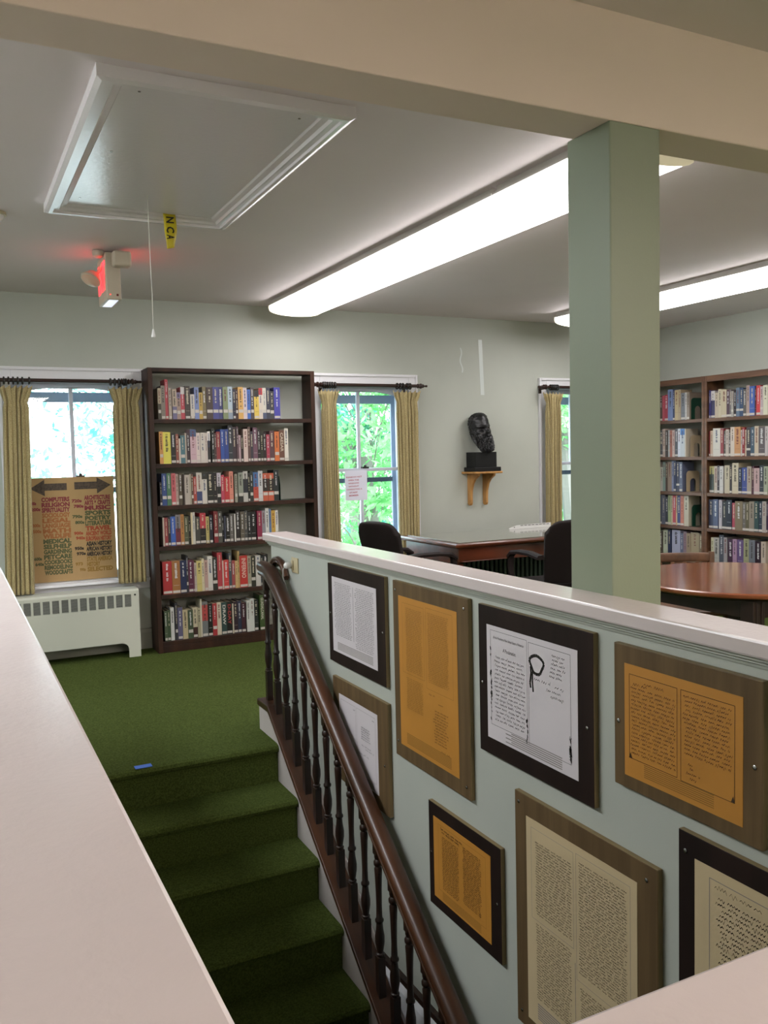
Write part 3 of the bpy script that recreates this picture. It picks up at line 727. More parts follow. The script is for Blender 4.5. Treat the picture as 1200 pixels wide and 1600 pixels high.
# ------------------------------------------------------------------ wall outlet with plug
t = thing('wall_outlet', 'ivory wall outlet with a white plug in it, above the top of the stair rail', 'outlet', (WX, 4.105, .865))
m = MB(); m.box(WX-.006, WX-.0003, 4.058, 4.145, .862, .94); m.build('cover_plate', IVORY, t, bevel=.002)
m = MB(); m.box(WX-.012, WX-.006, 4.115, 4.14, .875, .925); m.build('socket', IVORY, t, bevel=.002)
t2 = thing('plug', 'white plug with a grey cord pushed into the ivory outlet', 'plug', (WX-.03, 4.13, .88))
m = MB(); m.lathe([(.010, -.012), (.014, -.018), (.017, -.03), (.016, -.045), (.009, -.052)], (WX, 4.128, .900), 'x', n=14); m.build('plug_body', WPLAS, t2, smooth=True)
m = MB(); m.tube([(WX-.048, 4.128, .897), (WX-.055, 4.135, .88), (WX-.052, 4.15, .84), (WX-.03, 4.16, .78), (WX-.01, 4.165, .70), (WX-.006, 4.165, .45), (WX-.006, 4.165, .14)], .003, 6); m.build('cord', mat('grey cord', 'a0a09c', .5), t2, smooth=True)

# ------------------------------------------------------------------ ceiling fixtures
def fixture(x0, x1, y0, y1, zc_, label, lm, ends=(True, True)):
    t = thing('fluorescent_light', label, 'ceiling light', ((x0+x1)/2, (y0+y1)/2, zc_))
    m = MB(); m.box(x0+.02, x1-.02, y0+.01, y1-.01, zc_-.032, zc_-.0005); m.box(x0, x1, y0, y1, zc_-.042, zc_-.032); m.build('housing', METW, t)
    m = MB(); n = 12; pr = []
    for k in range(n+1):
        a = math.pi*k/n; x = (x0+x1)/2-(x1-x0-.02)/2*math.cos(a); pr.append((x, zc_-.060-.052*math.sin(a)**.7))
    pr = [(x0+.01, zc_-.043)] + pr + [(x1-.01, zc_-.043)]
    m.prism(pr, 'y', y0+.006, y1-.006); m.build('diffuser', lm, t, smooth=False)
    ec = [(x0, zc_-.042)] + [(x0 + (q[0]-x0-.01)*(x1-x0)/(x1-x0-.02), q[1]-.002) for q in pr[1:-1]] + [(x1, zc_-.042)]
    for e, (ya, yb) in zip(ends, ((y0, y0+.005), (y1-.005, y1))):
        if e: m = MB(); m.prism(ec, 'y', ya, yb); m.build('end_cap', mat('diffuser end cap', 'd9cfb0', .4, emit=.25), t)
    return t
fixture(2.285, 2.72, 3.40, 6.49, ZC, 'long bright fluorescent ceiling light running towards the middle window', LAMPM, (False, True))
fixture(2.285, 2.72, 2.60, 3.395, ZC, 'short fluorescent ceiling light ending at the beam beside the green column', LAMPM, (True, False))
fixture(4.86, 5.295, 3.80, 6.27, ZC, 'fluorescent ceiling light in the far right row, seen either side of the green column', LAMPM)
fixture(4.86, 5.295, 2.30, 3.795, ZC, 'fluorescent ceiling light at the right edge, near end of the right row', LAMPM)
fixture(-1.26, -.83, 2.1, 5.3, ZC, 'fluorescent ceiling light in the row left of the stairwell', LAMPL)
fixture(1.2, 1.6, -4.4, -1.6, 2.62, 'warm ceiling light behind the photographer', LAMPN)
fixture(3.5, 3.9, -3.4, -.6, 2.62, 'warm ceiling light in the near room to the right', LAMPN)

# ------------------------------------------------------------------ attic hatch, pull cord, tape
HX0, HX1, HY0, HY1 = .465, 1.335, 2.815, 4.43
t = thing('attic_hatch', 'glossy white attic hatch with moulded frame in the ceiling', 'hatch', ((HX0+HX1)/2, (HY0+HY1)/2, ZC))
FM = [(0, 0), (0, -.038), (.018, -.045), (.034, -.045), (.036, -.034), (.060, -.034), (.068, -.024), (.090, -.020), (.095, -.013), (.095, 0)]
m = MB()   # mitred moulding: profile measured inwards from the outer edge
cor = [(HX0, HY0, 1, 1), (HX1, HY0, -1, 1), (HX1, HY1, -1, -1), (HX0, HY1, 1, -1)]
b0 = len(m.v)
for (cx, cy, sx, sy) in cor:
    for (d, z) in FM: m.v.append((cx+sx*d, cy+sy*d, ZC-.0005+z))
n = len(FM)
for i in range(4):
    j = (i+1) % 4
    for k in range(n-1):
        m.f.append((b0+i*n+k, b0+i*n+k+1, b0+j*n+k+1, b0+j*n+k)); m.m.append(0)
m.build('hatch_frame', GLOSSW, t)
m = MB(); m.box(HX0+.09, HX1-.09, HY0+.09, HY1-.09, ZC-.012, ZC-.001); pn = m.build('hatch_panel', GLOSSW, t)
for px, py in ((.62, 2.95), (1.18, 2.96), (.60, 4.22), (.63, 3.55)):
    m = MB(); m.lathe([(.005, 0), (.005, -.002)], (px, py, ZC-.012), 'z', n=8); m.build('screw', CHROME, pn)
t = thing('pull_cord', 'thin white pull cord with a small bell knob hanging from the attic hatch', 'pull cord', (.875, 4.08, 2.0))
m = MB(); m.tube([(.872, 4.07, ZC-.0135), (.873, 4.072, 2.45), (.876, 4.074, 2.2), (.875, 4.075, 2.045)], .0016, 6, up=(0, 1, 0)); m.build('cord', mat('cord', 'c8c6bc', .6), t)
m = MB(); m.lathe([(.003, .036), (.005, .03), (.007, .018), (.010, .004), (.009, 0)], (.875, 4.075, 2.011), 'z', n=12); m.build('knob', WPLAS, t, smooth=True)
t = thing('caution_tape', 'scrap of yellow caution tape hanging from the far edge of the attic hatch', 'tape', (1.045, 4.33, 2.49))
YT = HY1-.100
m = MB()
def tf(u, v):
    z = ZC-.014-v*.165; wd = .030-(.012*max(0, v-.55)/.45)
    return (1.03+(u-.5)*2*wd+.004*math.sin(3*v), YT+.004*math.sin(6*v+u*2), z+.010*(u-.5)*v)
m.grid(tf, 4, 12); m.build('tape_strip', YELT, t, smooth=True, solid=.0006)
mb = MB()
for s_, z in (('N', 2.600), ('C', 2.553), ('A', 2.514)):
    text_mesh(s_, .038, .030 if s_ != 'A' else .022, ((1.012, YT-.0075, z+.03), (0, 0, -1), (1, 0, 0)), mb, bold=.03)
mb.build('lettering', BLACK, t, recalc=False)

# ------------------------------------------------------------------ exit sign
t = thing('exit_sign', 'beige exit sign with red letters and two emergency lamp heads on the ceiling', 'exit sign', (.90, 5.32, ZC))
ex0, ex1, ey0, ey1, ez0, ez1 = .862, .944, 5.20, 5.49, 2.372, 2.638
m = MB(); m.box(ex0, ex1, ey0, ey1, ez0, ez1); m.build('sign_body', SIGNB, t, bevel=.006)
m = MB(); m.lathe([(.05, 0), (.05, -.012), (.03, -.026)], (.903, 5.345, ZC-.0005), 'z', n=16); m.build('ceiling_mount', SIGNB, t)
m = MB(); m.box(ex0+.015, ex1-.015, ey0+.02, ey1-.03, ez0-.002, ez0); m.build('bottom_lens', mat('clear lens', 'dfe4f4', .2, emit=.5), t)
mb = MB()
text_mesh('EXIT', .165, .245, ((ex0-.0015, ey1-.02, ez0+.06), (0, -1, 0), (0, 0, 1)), mb, bold=.02)
mb.build('letters', REDL, t, recalc=False); mb = MB()
text_mesh('EXIT', .165, .245, ((ex1+.0015, ey0+.02, ez0+.06), (0, 1, 0), (0, 0, 1)), mb, bold=.02)
mb.build('letters', REDL, t, recalc=False)
m = MB(); m.box(.916, .928, ey0-.002, ey0, ez0+.02, ez0+.032); m.build('test_button', mat('dark red button', '5a1410', .4), t)
m = MB(); m.box(.880, .884, ey0-.0015, ey0, ez0+.025, ez0+.03); m.build('indicator', REDL, t)
m = MB(); m.box(.893, .995, 5.120, 5.195, 2.548, 2.635); m.build('lamp_head', SIGNB, t, bevel=.014, seg=3)
m = MB(); m.lathe([(.012, 0), (.012, .02)], (.925, 5.185, 2.59), 'y', n=10); m.build('lamp_joint', SIGNB, t)
m = MB()
hd = [(.058, 0), (.058, -.006), (.05, -.02), (.03, -.05), (.012, -.06)]
b0 = len(m.v); m.lathe([(r_, t_) for r_, t_ in hd], (0, 0, 0), 'z', n=20)
R_ = Matrix.Translation((.805, 5.36, 2.475)) @ Matrix.Rotation(math.radians(-55), 4, 'Y') @ Matrix.Rotation(math.radians(180), 4, 'X')
R_ = Matrix.Translation((.790, 5.30, 2.492)) @ Matrix.Rotation(math.radians(40), 4, 'Y')
R_ = Matrix.Translation((.790, 5.30, 2.492)) @ Vector((-.45, -.35, -.82)).to_track_quat('Z', 'Y').to_matrix().to_4x4()
m.v = [tuple(R_ @ Vector(p)) for p in m.v]; m.build('lamp_head', SIGNB, t, smooth=True)
m = MB(); m.lathe([(.050, .002), (.03, .008), (.001, .010)], (0, 0, 0), 'z', n=20); m.v = [tuple(R_ @ Vector(p)) for p in m.v]; m.build('lamp_lens', LENS, t, smooth=True)
m = MB(); m.tube([(.825, 5.32, 2.53), (.85, 5.33, 2.56), (.865, 5.33, 2.60)], .01, 8); m.build('lamp_joint', SIGNB, t)
m = MB(); m.lathe([(.030, 0), (.034, -.01), (.030, -.03), (.015, -.04)], (.835, 5.27, 2.655), 'z', n=14); m.build('sensor_cap', SIGNB, t, smooth=True)

# smoke detector at the left edge
t = thing('smoke_detector', 'round white smoke detector on the ceiling at the left edge', 'smoke detector', (.24, 4.66, ZC))
m = MB(); m.lathe([(.072, -.0005), (.072, -.012), (.066, -.015)], (.245, 4.66, ZC), 'z', n=28); m.build('base', IVORY, t, smooth=True)
m = MB(); m.lathe([(.060, -.015), (.060, -.022), (.048, -.040), (.02, -.046)], (.245, 4.66, ZC), 'z', n=28); m.build('cover', WPLAS, t, smooth=True)

# tape and a scuff mark on the wall, blue tape on the top step
m = MB(); m.grid(lambda u, v: (4.378+.040*u+.018*v, YW-.0012, 2.47-.50*v), 2, 8); m.build('tape_strip', CLEART, solid=.0008, label='long strip of old clear tape on the wall above the bronze bust', cat='tape', recalc=False)
m = MB()
m.grid(lambda u, v: (4.180+.012*u+.010*math.sin(9*v)+.012*v, YW-.0012, 2.39-.22*v), 1, 12); m.build('wall_scuff', CLEART, solid=.0006, label='short wavy scuff on the wall left of the long tape strip', cat='tape', recalc=False)  # scuff mark on the wall, modelled as a thin strip in the tape colour
m = MB(); m.box(.716, .795, 4.106, 4.150, .0005, .0025); m.build('blue_tape', BLUET, label='small piece of blue tape stuck on the edge of the top stair', cat='tape', bevel=.0008)

# book rows: [left, right, top, cover, label place, band]
BK = {"rows":[[[1.414,1.437,1.977,"a89a7e","m","3f3a2c@.5"],
[1.438,1.464,1.996,"7d7468","l",""],
[1.469,1.493,2.042,"b5303f","l",""],
[1.492,1.514,1.978,"a8998a","l",""],
[1.52,1.552,1.971,"b3a089","m","6a6488@.58"],
[1.553,1.582,1.948,"a08478","m","7a6a90@.0"],
[1.584,1.612,1.987,"b83444","m","c9c3c0@.0"],
[1.615,1.654,1.995,"3d322e","l",""],
[1.655,1.684,1.934,"c4bdb2","l","6b5a2e@.88"],
[1.687,1.72,1.986,"6f82b5","m",""],
[1.721,1.746,1.948,"b8962f","m",""],
[1.749,1.776,1.992,"7a6d48","l",""],
[1.779,1.824,1.988,"40302c","m",""],
[1.828,1.871,1.991,"3b3f87","m",""],
[1.873,1.904,1.991,"33366f","m",""],
[1.906,1.944,1.992,"7d8a62","m",""],
[1.946,1.983,1.995,"a9bccb","m","8a98a8@.7"],
[1.985,2.006,1.977,"1d1d35","l",""],
[2.006,2.023,1.974,"3a1818","m",""],
[2.027,2.067,1.993,"d4a24a","m",""],
[2.068,2.098,1.986,"cfc0c4","m",""],
[2.099,2.125,1.975,"2a62b8","m",""],
[2.127,2.153,1.992,"4c4244","m",""],
[2.155,2.192,1.968,"d8b83a","l","2a2626@.0"],
[2.194,2.224,1.987,"cfc2b4","m","b02028@.0"],
[2.225,2.253,1.988,"cdc8ba","m","4a5470@.8"],
[2.255,2.286,1.991,"35384a","m",""],
[2.286,2.317,1.964,"3a3a40","m",""],
[2.32,2.37,1.994,"3a37a0","l",""]],
[[1.411,1.437,1.656,"c88a3e","m",""],
[1.439,1.491,1.653,"d6cc3a","-",""],
[1.496,1.532,1.645,"16140f","l",""],
[1.534,1.555,1.637,"8f4434","l",""],
[1.556,1.567,1.603,"c5b7a8","-",""],
[1.569,1.601,1.626,"3f6d78","m",""],
[1.604,1.615,1.644,"a89c8c","-",""],
[1.616,1.638,1.644,"33202a","l",""],
[1.642,1.684,1.672,"c3a0a8","l","41527a@.0"],
[1.689,1.718,1.645,"d2c2ba","l",""],
[1.72,1.752,1.645,"c8bfb2","l",""],
[1.755,1.773,1.642,"c4b5ac","l",""],
[1.775,1.798,1.655,"dcd8d0","l","1c1a1a@.3"],
[1.807,1.829,1.673,"1e2420","l",""],
[1.829,1.843,1.641,"4a2c2e","l",""],
[1.845,1.871,1.652,"8f2c34","l",""],
[1.876,1.905,1.67,"1f4a9a","l",""],
[1.906,1.935,1.67,"1a3a86","l",""],
[1.938,1.972,1.699,"2a3238","l",""],
[1.973,2.002,1.687,"3a2a34","l",""],
[2.003,2.022,1.69,"5a4048","l",""],
[2.02,2.037,1.623,"b89aa0","l",""],
[2.038,2.055,1.618,"2a1c1c","l",""],
[2.058,2.092,1.67,"cdb5aa","-",""],
[2.093,2.113,1.687,"5f4540","l",""],
[2.114,2.132,1.652,"3a3440","l",""],
[2.136,2.169,1.681,"6f4a5c","l",""],
[2.172,2.194,1.667,"1f1a1a","l",""],
[2.198,2.217,1.643,"2a2c20","l",""],
[2.218,2.24,1.643,"281a1c","l",""],
[2.245,2.269,1.626,"a83048","l",""],
[2.272,2.31,1.653,"5c3a40","l",""],
[2.312,2.346,1.648,"d06a1e","m",""],
[2.35,2.391,1.658,"6a4434","l",""],
[2.394,2.426,1.673,"d8d2c4","l",""]],
[[1.402,1.417,1.281,"1c1c28","l",""],
[1.419,1.452,1.345,"1d3f7c","m",""],
[1.455,1.486,1.346,"3f7050","m",""],
[1.488,1.52,1.345,"c0555c","l",""],
[1.521,1.54,1.34,"a89084","l",""],
[1.543,1.57,1.344,"4c4030","m",""],
[1.576,1.587,1.335,"3a2c28","-",""],
[1.588,1.622,1.33,"b0a498","-",""],
[1.625,1.637,1.336,"a09a84","-",""],
[1.638,1.653,1.336,"5c4034","m",""],
[1.655,1.681,1.314,"a83c2c","l",""],
[1.679,1.717,1.344,"c4bcae","l","33406a@.6"],
[1.721,1.756,1.345,"c8c2b4","-","2c2e24@.0"],
[1.76,1.806,1.344,"161a16","l",""],
[1.809,1.834,1.335,"1a1216","l",""],
[1.837,1.864,1.337,"bcb4bc","m","1a1a1a@.45"],
[1.868,1.894,1.319,"b83050","l",""],
[1.894,1.929,1.306,"bc2028","l",""],
[1.934,1.966,1.346,"d48068","l",""],
[1.976,1.998,1.325,"8c8a78","m",""],
[2.005,2.043,1.334,"8a9080","m","2a2c28@.75"],
[2.045,2.079,1.343,"b8b4ac","-","20242e@.25"],
[2.083,2.099,1.329,"1a1c1a","l",""],
[2.1,2.124,1.341,"2a2f28","m",""],
[2.127,2.165,1.333,"3c6aa0","l","b8402c@.5"],
[2.168,2.203,1.342,"c4c4c4","l",""],
[2.205,2.247,1.323,"c0522e","m","241c1a@.2"],
[2.248,2.291,1.323,"c0522e","m","241c1a@.2"],
[2.294,2.336,1.346,"202a2a","m",""]],
[[1.412,1.422,1.016,"b8a898","-",""],
[1.425,1.448,1.015,"8a2830","l",""],
[1.45,1.468,1.019,"1e2028","l",""],
[1.471,1.506,1.02,"2458b0","l",""],
[1.508,1.544,1.033,"787478","l","6a1c30@.45"],
[1.546,1.572,1.033,"a8702c","l",""],
[1.573,1.605,1.017,"4c5238","l",""],
[1.606,1.621,1.02,"201c14","-",""],
[1.624,1.636,1.043,"c8b890","-",""],
[1.637,1.655,1.045,"c0bcae","-",""],
[1.656,1.69,1.008,"3c3c38","l",""],
[1.694,1.736,1.035,"b82838","l","141414@.5"],
[1.74,1.765,1.006,"b8a860","l",""],
[1.766,1.792,1.017,"181a28","l",""],
[1.801,1.833,1.044,"7c1c24","m",""],
[1.834,1.862,1.042,"4c4c44","m",""],
[1.865,1.88,1.006,"101014","-",""],
[1.881,1.893,1.006,"34384c","l",""],
[1.894,1.927,1.002,"16140e","l",""],
[1.927,1.954,1.015,"68625c","l",""],
[1.963,1.987,1.016,"cac6bc","-",""],
[1.975,2.007,1.04,"241c1c","l",""],
[2.011,2.042,1.031,"5c5444","l",""],
[2.043,2.068,1.037,"484848","l",""],
[2.07,2.094,1.026,"181c1e","l",""],
[2.096,2.137,1.027,"101010","l",""],
[2.146,2.182,1.029,"8c1840","l",""],
[2.187,2.215,1.03,"8c8890","l",""],
[2.217,2.245,1.048,"d8d6d0","-",""],
[2.246,2.263,1.039,"5878a0","-",""],
[2.264,2.296,1.028,"c89c28","-",""],
[2.297,2.321,1.027,"d8d4cc","-",""]],
[[1.397,1.464,0.685,"a8161e","l",""],
[1.467,1.524,0.686,"9a6428","l",""],
[1.528,1.574,0.685,"16244c","l",""],
[1.576,1.591,0.717,"2c2c34","m",""],
[1.591,1.627,0.684,"5a1c3c","l",""],
[1.628,1.643,0.677,"6c3448","l",""],
[1.637,1.655,0.659,"b8ac9c","l",""],
[1.655,1.691,0.672,"c8b868","-",""],
[1.694,1.713,0.687,"d0c4a0","-",""],
[1.714,1.738,0.674,"b89488","l",""],
[1.741,1.777,0.703,"cac6bc","l",""],
[1.778,1.812,0.688,"24241c","m",""],
[1.817,1.851,0.724,"b02c38","l",""],
[1.855,1.864,0.66,"c8b8a8","m",""],
[1.865,1.901,0.663,"c82c28","l",""],
[1.905,1.929,0.714,"444c54","l",""],
[1.929,1.955,0.654,"a04040","l",""],
[1.957,1.973,0.649,"c8a468","-",""],
[1.978,1.995,0.724,"b89858","-",""],
[1.994,2.051,0.686,"b82014","l",""],
[2.057,2.084,0.68,"9c9880","l",""],
[2.086,2.119,0.678,"2c2c20","m",""],
[2.124,2.16,0.68,"c0bcb4","l",""],
[2.164,2.183,0.673,"1c2830","l",""],
[2.185,2.226,0.683,"1c1c1c","m",""]],
[[1.396,1.417,0.311,"46563c","l",""],
[1.418,1.445,0.316,"34482c","l",""],
[1.443,1.469,0.334,"c4c4be","-",""],
[1.476,1.492,0.367,"2c2c34","m",""],
[1.497,1.531,0.329,"5c5878","l",""],
[1.534,1.569,0.307,"b8a880","-",""],
[1.573,1.61,0.303,"3c4c34","m",""],
[1.613,1.646,0.317,"c0b494","l","3c1c18@.65"],
[1.649,1.668,0.31,"a8a080","-",""],
[1.672,1.682,0.376,"c8c0a8","-",""],
[1.684,1.725,0.356,"6c7070","l","b03c38@.1"],
[1.729,1.762,0.335,"141814","l",""],
[1.765,1.797,0.333,"a82028","m",""],
[1.8,1.834,0.338,"c8bca4","-",""],
[1.835,1.874,0.335,"2c4844","l",""],
[1.876,1.921,0.335,"181814","l",""],
[1.922,1.928,0.319,"c8c0a8","-",""],
[1.932,1.963,0.329,"2c1824","l",""],
[1.966,1.992,0.333,"242c44","l",""],
[1.995,2.029,0.319,"3c1420","l",""],
[2.037,2.064,0.33,"c8c8c0","-",""],
[2.067,2.097,0.342,"c4c8c0","-",""],
[2.1,2.133,0.331,"1c2420","l",""],
[2.144,2.185,0.364,"3c5424","l",""],
[2.185,2.193,0.3,"c8b898","-",""]]],"rA":[[[6.528,6.503,1.949,"b0a898","l",""],
[6.503,6.47,1.961,"4c4038","l",""],
[6.468,6.44,1.958,"b04858","-",""],
[6.438,6.396,1.965,"a02c40","l",""],
[6.393,6.329,2.012,"6c80b0","-",""],
[6.327,6.305,2.007,"28305c","l",""],
[6.303,6.259,2.001,"b8a478","-",""],
[6.257,6.226,2.002,"a89474","-",""],
[6.226,6.179,1.968,"70747c","l",""],
[6.176,6.151,1.969,"b4b0ac","-",""],
[6.148,6.116,1.967,"8c7c6c","l",""]],
[[6.53,6.507,1.617,"b8c0c0","l",""],
[6.507,6.469,1.616,"4c5054","l",""],
[6.463,6.431,1.633,"b8a498","m",""],
[6.429,6.394,1.618,"4a4440","-",""],
[6.392,6.372,1.621,"a8b0b0","m",""],
[6.37,6.339,1.616,"a86450","-",""],
[6.338,6.308,1.615,"c0a8a0","l",""],
[6.306,6.27,1.627,"4c4c54","l",""],
[6.267,6.234,1.628,"c8d0dc","-",""],
[6.231,6.179,1.625,"bcc4cc","-","3070b8@.0"],
[6.177,6.165,1.623,"c8bca8","-",""]],
[[6.531,6.502,1.306,"9c948c","-",""],
[6.501,6.468,1.255,"a8a498","-",""],
[6.465,6.432,1.306,"789088","-",""],
[6.43,6.405,1.311,"4c3c34","-",""],
[6.403,6.352,1.311,"8c7868","-",""],
[6.348,6.321,1.32,"7880a0","-",""],
[6.321,6.291,1.319,"2c3458","l",""],
[6.29,6.249,1.31,"3c3c54","m",""],
[6.249,6.21,1.306,"5c6480","l",""]],
[[6.526,6.485,0.992,"3c4450","l",""],
[6.481,6.435,0.985,"585c6c","-",""],
[6.431,6.399,0.961,"2c3440","l",""],
[6.395,6.359,0.987,"98a878","l",""],
[6.355,6.337,0.98,"c0b090","-",""],
[6.335,6.297,0.981,"b83848","l",""],
[6.293,6.276,0.99,"c8a878","-",""],
[6.273,6.236,0.999,"2c3c78","l",""],
[6.232,6.193,0.984,"c06c50","l",""],
[6.189,6.13,0.99,"b8b098","-",""]],
[[6.516,6.47,0.613,"4c4438","l",""],
[6.459,6.403,0.634,"b8c0a8","-",""],
[6.398,6.356,0.641,"202c50","l",""],
[6.347,6.241,0.642,"a8acc8","-",""],
[6.237,6.203,0.616,"5c6480","l",""],
[6.198,6.16,0.635,"88707c","l",""],
[6.155,6.109,0.622,"988468","-",""],
[6.104,6.004,0.634,"a09070","l",""],
[6.0,5.955,0.625,"7c6c54","-",""]]],"rB":[[[5.9,5.86,1.966,"3c3c78","l",""],
[5.858,5.816,1.958,"c0bcbc","l","34305c@.35"],
[5.812,5.776,1.938,"b8a890","-",""],
[5.773,5.739,1.969,"c0b498","-",""],
[5.737,5.684,1.962,"bcae90","l",""],
[5.679,5.649,1.958,"4c3040","l",""],
[5.644,5.625,1.955,"6c6468","l",""],
[5.623,5.6,1.941,"9c9890","m",""],
[5.598,5.575,1.951,"281c24","l",""],
[5.571,5.538,1.966,"5c7088","m",""],
[5.535,5.497,1.959,"2c4468","m",""],
[5.493,5.465,1.947,"585450","l",""],
[5.461,5.427,1.978,"a89088","l",""],
[5.423,5.37,1.967,"3058a8","l",""],
[5.368,5.354,1.95,"4c2030","-",""],
[5.352,5.313,1.969,"c83038","l",""],
[5.311,5.284,1.958,"b0a0a4","m",""],
[5.281,5.235,1.966,"c8c8b0","-",""]],
[[5.899,5.866,1.595,"701c24","l",""],
[5.864,5.838,1.594,"c0a890","l",""],
[5.833,5.749,1.614,"c4c0b4","-",""],
[5.747,5.712,1.611,"903038","l",""],
[5.71,5.691,1.589,"4c4038","l",""],
[5.687,5.653,1.6,"b4a498","l",""],
[5.651,5.632,1.578,"685c58","l",""],
[5.63,5.59,1.619,"c8b8a8","l",""],
[5.586,5.52,1.618,"c08850","l",""],
[5.518,5.503,1.59,"b8b0a8","-",""],
[5.501,5.476,1.61,"90202c","l",""],
[5.474,5.459,1.589,"bca890","-",""],
[5.458,5.415,1.613,"3c343c","m",""],
[5.414,5.378,1.611,"3c5468","l",""],
[5.372,5.331,1.618,"c0b098","l",""],
[5.327,5.263,1.612,"5c5458","l",""],
[5.261,5.232,1.613,"b8b0b0","-",""]],
[[5.874,5.824,1.266,"a8a060","l","3c4440@.3"],
[5.82,5.785,1.266,"b8a898","l",""],
[5.78,5.756,1.274,"3c2c34","l",""],
[5.754,5.713,1.266,"c0bcb8","l",""],
[5.7,5.643,1.275,"b8ac90","-",""],
[5.641,5.618,1.275,"2c2024","l",""],
[5.614,5.548,1.296,"c0b498","-",""],
[5.543,5.509,1.254,"181c34","l",""],
[5.505,5.451,1.254,"34448c","l",""],
[5.448,5.402,1.266,"a09484","l",""],
[5.4,5.38,1.267,"4c2838","-",""],
[5.376,5.319,1.25,"b89898","l",""],
[5.315,5.273,1.275,"343c44","l",""],
[5.27,5.23,1.267,"98a088","l",""]],
[[5.887,5.833,0.956,"343c54","l",""],
[5.829,5.772,0.961,"4c5878","l",""],
[5.764,5.733,0.957,"b0a8b0","l",""],
[5.729,5.679,0.946,"24242c","l",""],
[5.675,5.618,0.96,"181c30","l",""],
[5.614,5.582,0.935,"a83c50","l",""],
[5.578,5.499,0.952,"7c6c50","-",""],
[5.495,5.466,0.947,"686058","l",""],
[5.462,5.426,0.949,"5c5438","l",""],
[5.422,5.372,0.958,"8c8070","l",""],
[5.368,5.326,0.96,"2c4848","l",""],
[5.322,5.287,0.961,"243444","l",""],
[5.284,5.245,0.963,"a8a098","-",""],
[5.242,5.228,0.957,"3c2040","l",""]],
[[5.852,5.826,0.604,"c0bc98","-",""],
[5.822,5.763,0.606,"a8a49c","-",""],
[5.759,5.709,0.634,"484c58","l",""],
[5.705,5.666,0.615,"989090","l",""],
[5.655,5.605,0.603,"3c1c38","l",""],
[5.602,5.56,0.608,"a07c98","l",""],
[5.557,5.49,0.606,"604878","-",""],
[5.486,5.428,0.621,"989870","l",""],
[5.424,5.363,0.614,"6c7078","l",""],
[5.359,5.299,0.604,"2c1424","l",""],
[5.296,5.247,0.609,"b8a898","l",""]]]}
# ------------------------------------------------------------------ bookcases and books
def bookcase(name_label, x0, x1, y0, y1, zt, shelves, wood, face='y', stile=.035, kick=True):
    """face 'y': open towards -Y ; face 'x': open towards -X. shelves: list of top-surface heights"""
    t = thing('bookcase', name_label, 'bookcase', ((x0+x1)/2, (y0+y1)/2, 0))
    def B(a, b, d0, d1, z0, z1, nm, bv=.003):
        m = MB()
        if face == 'y': m.box(a, b, d0, d1, z0, z1)
        else: m.box(d0, d1, a, b, z0, z1)
        m.build(nm, wood, t, bevel=bv)
    if face == 'y': a0, a1, d0, d1 = x0, x1, y0, y1
    else: a0, a1, d0, d1 = y0, y1, x0, x1
    B(a0, a0+.022, d0+.02, d1, 0, zt-.022, 'side_panel'); B(a1-.022, a1, d0+.02, d1, 0, zt-.022, 'side_panel')
    B(a0, a1, d0+.02, d1, zt-.022, zt, 'top')
    B(a0, a0+stile, d0, d0+.0195, 0, zt, 'stile'); B(a1-stile, a1, d0, d0+.0195, 0, zt, 'stile')
    B(a0+stile, a1-stile, d0, d0+.0195, zt-(.03 if face == 'y' else .055), zt, 'top_rail')
    for z in shelves: B(a0+.0225, a1-.0225, d0+.0205, d1-.005, z-.024, z, 'shelf', .002); 
    for z in shelves: B(a0+stile, a1-stile, d0+.002, d0+.0195, z-.030, z+.001, 'shelf_edge', .002)
    B(a0+stile, a1-stile, d0+.004, d0+.0195, 0, shelves[-1]-.030, 'kick_board')
    return t
LS = [1.746, 1.418, 1.104, .790, .435+.0, .082]
LS = [1.746, 1.416, 1.104, .800, .436, .083]
bookcase('tall dark wooden bookcase between the leftmost and middle windows', 1.34, 2.655, 6.50, YW-.0325, 2.125, LS, WOODD)
RS = [1.708, 1.355, 1.018, .688, .350, .06]
bookcase('tall brown bookcase on the right wall seen just right of the green column', 6.30, XR-.02, 5.915, 6.735, 2.10, RS, WOODR, face='x', stile=.03)
bookcase('tall brown bookcase on the right wall at the right edge of the view', 6.30, XR-.02, 5.05, 5.912, 2.10, RS, WOODR, face='x', stile=.03)

CN = [('red', (.62, .10, .12)), ('dark red', (.36, .07, .09)), ('pink', (.75, .40, .42)), ('orange', (.78, .42, .14)), ('yellow', (.80, .74, .22)), ('gold', (.66, .52, .18)),
      ('tan', (.68, .58, .44)), ('brown', (.38, .25, .18)), ('dark brown', (.22, .16, .13)), ('cream', (.78, .73, .65)), ('white', (.82, .81, .79)), ('light grey', (.68, .68, .68)), ('grey', (.46, .46, .46)),
      ('charcoal', (.24, .24, .25)), ('black', (.08, .08, .08)), ('navy', (.12, .15, .30)), ('blue', (.17, .36, .68)), ('indigo', (.23, .23, .52)), ('pale blue', (.60, .68, .80)), ('slate blue', (.40, .48, .60)),
      ('teal', (.22, .40, .42)), ('green', (.26, .40, .26)), ('dark green', (.16, .24, .16)), ('olive', (.42, .40, .26)), ('sage', (.60, .62, .46)), ('purple', (.40, .24, .38)), ('mauve', (.52, .42, .50))]
def cname(h):
    c = [int(h[i:i+2], 16)/255 for i in (0, 2, 4)]
    return min(CN, key=lambda q: sum((a-b)**2 for a, b in zip(c, q[1])))[0]
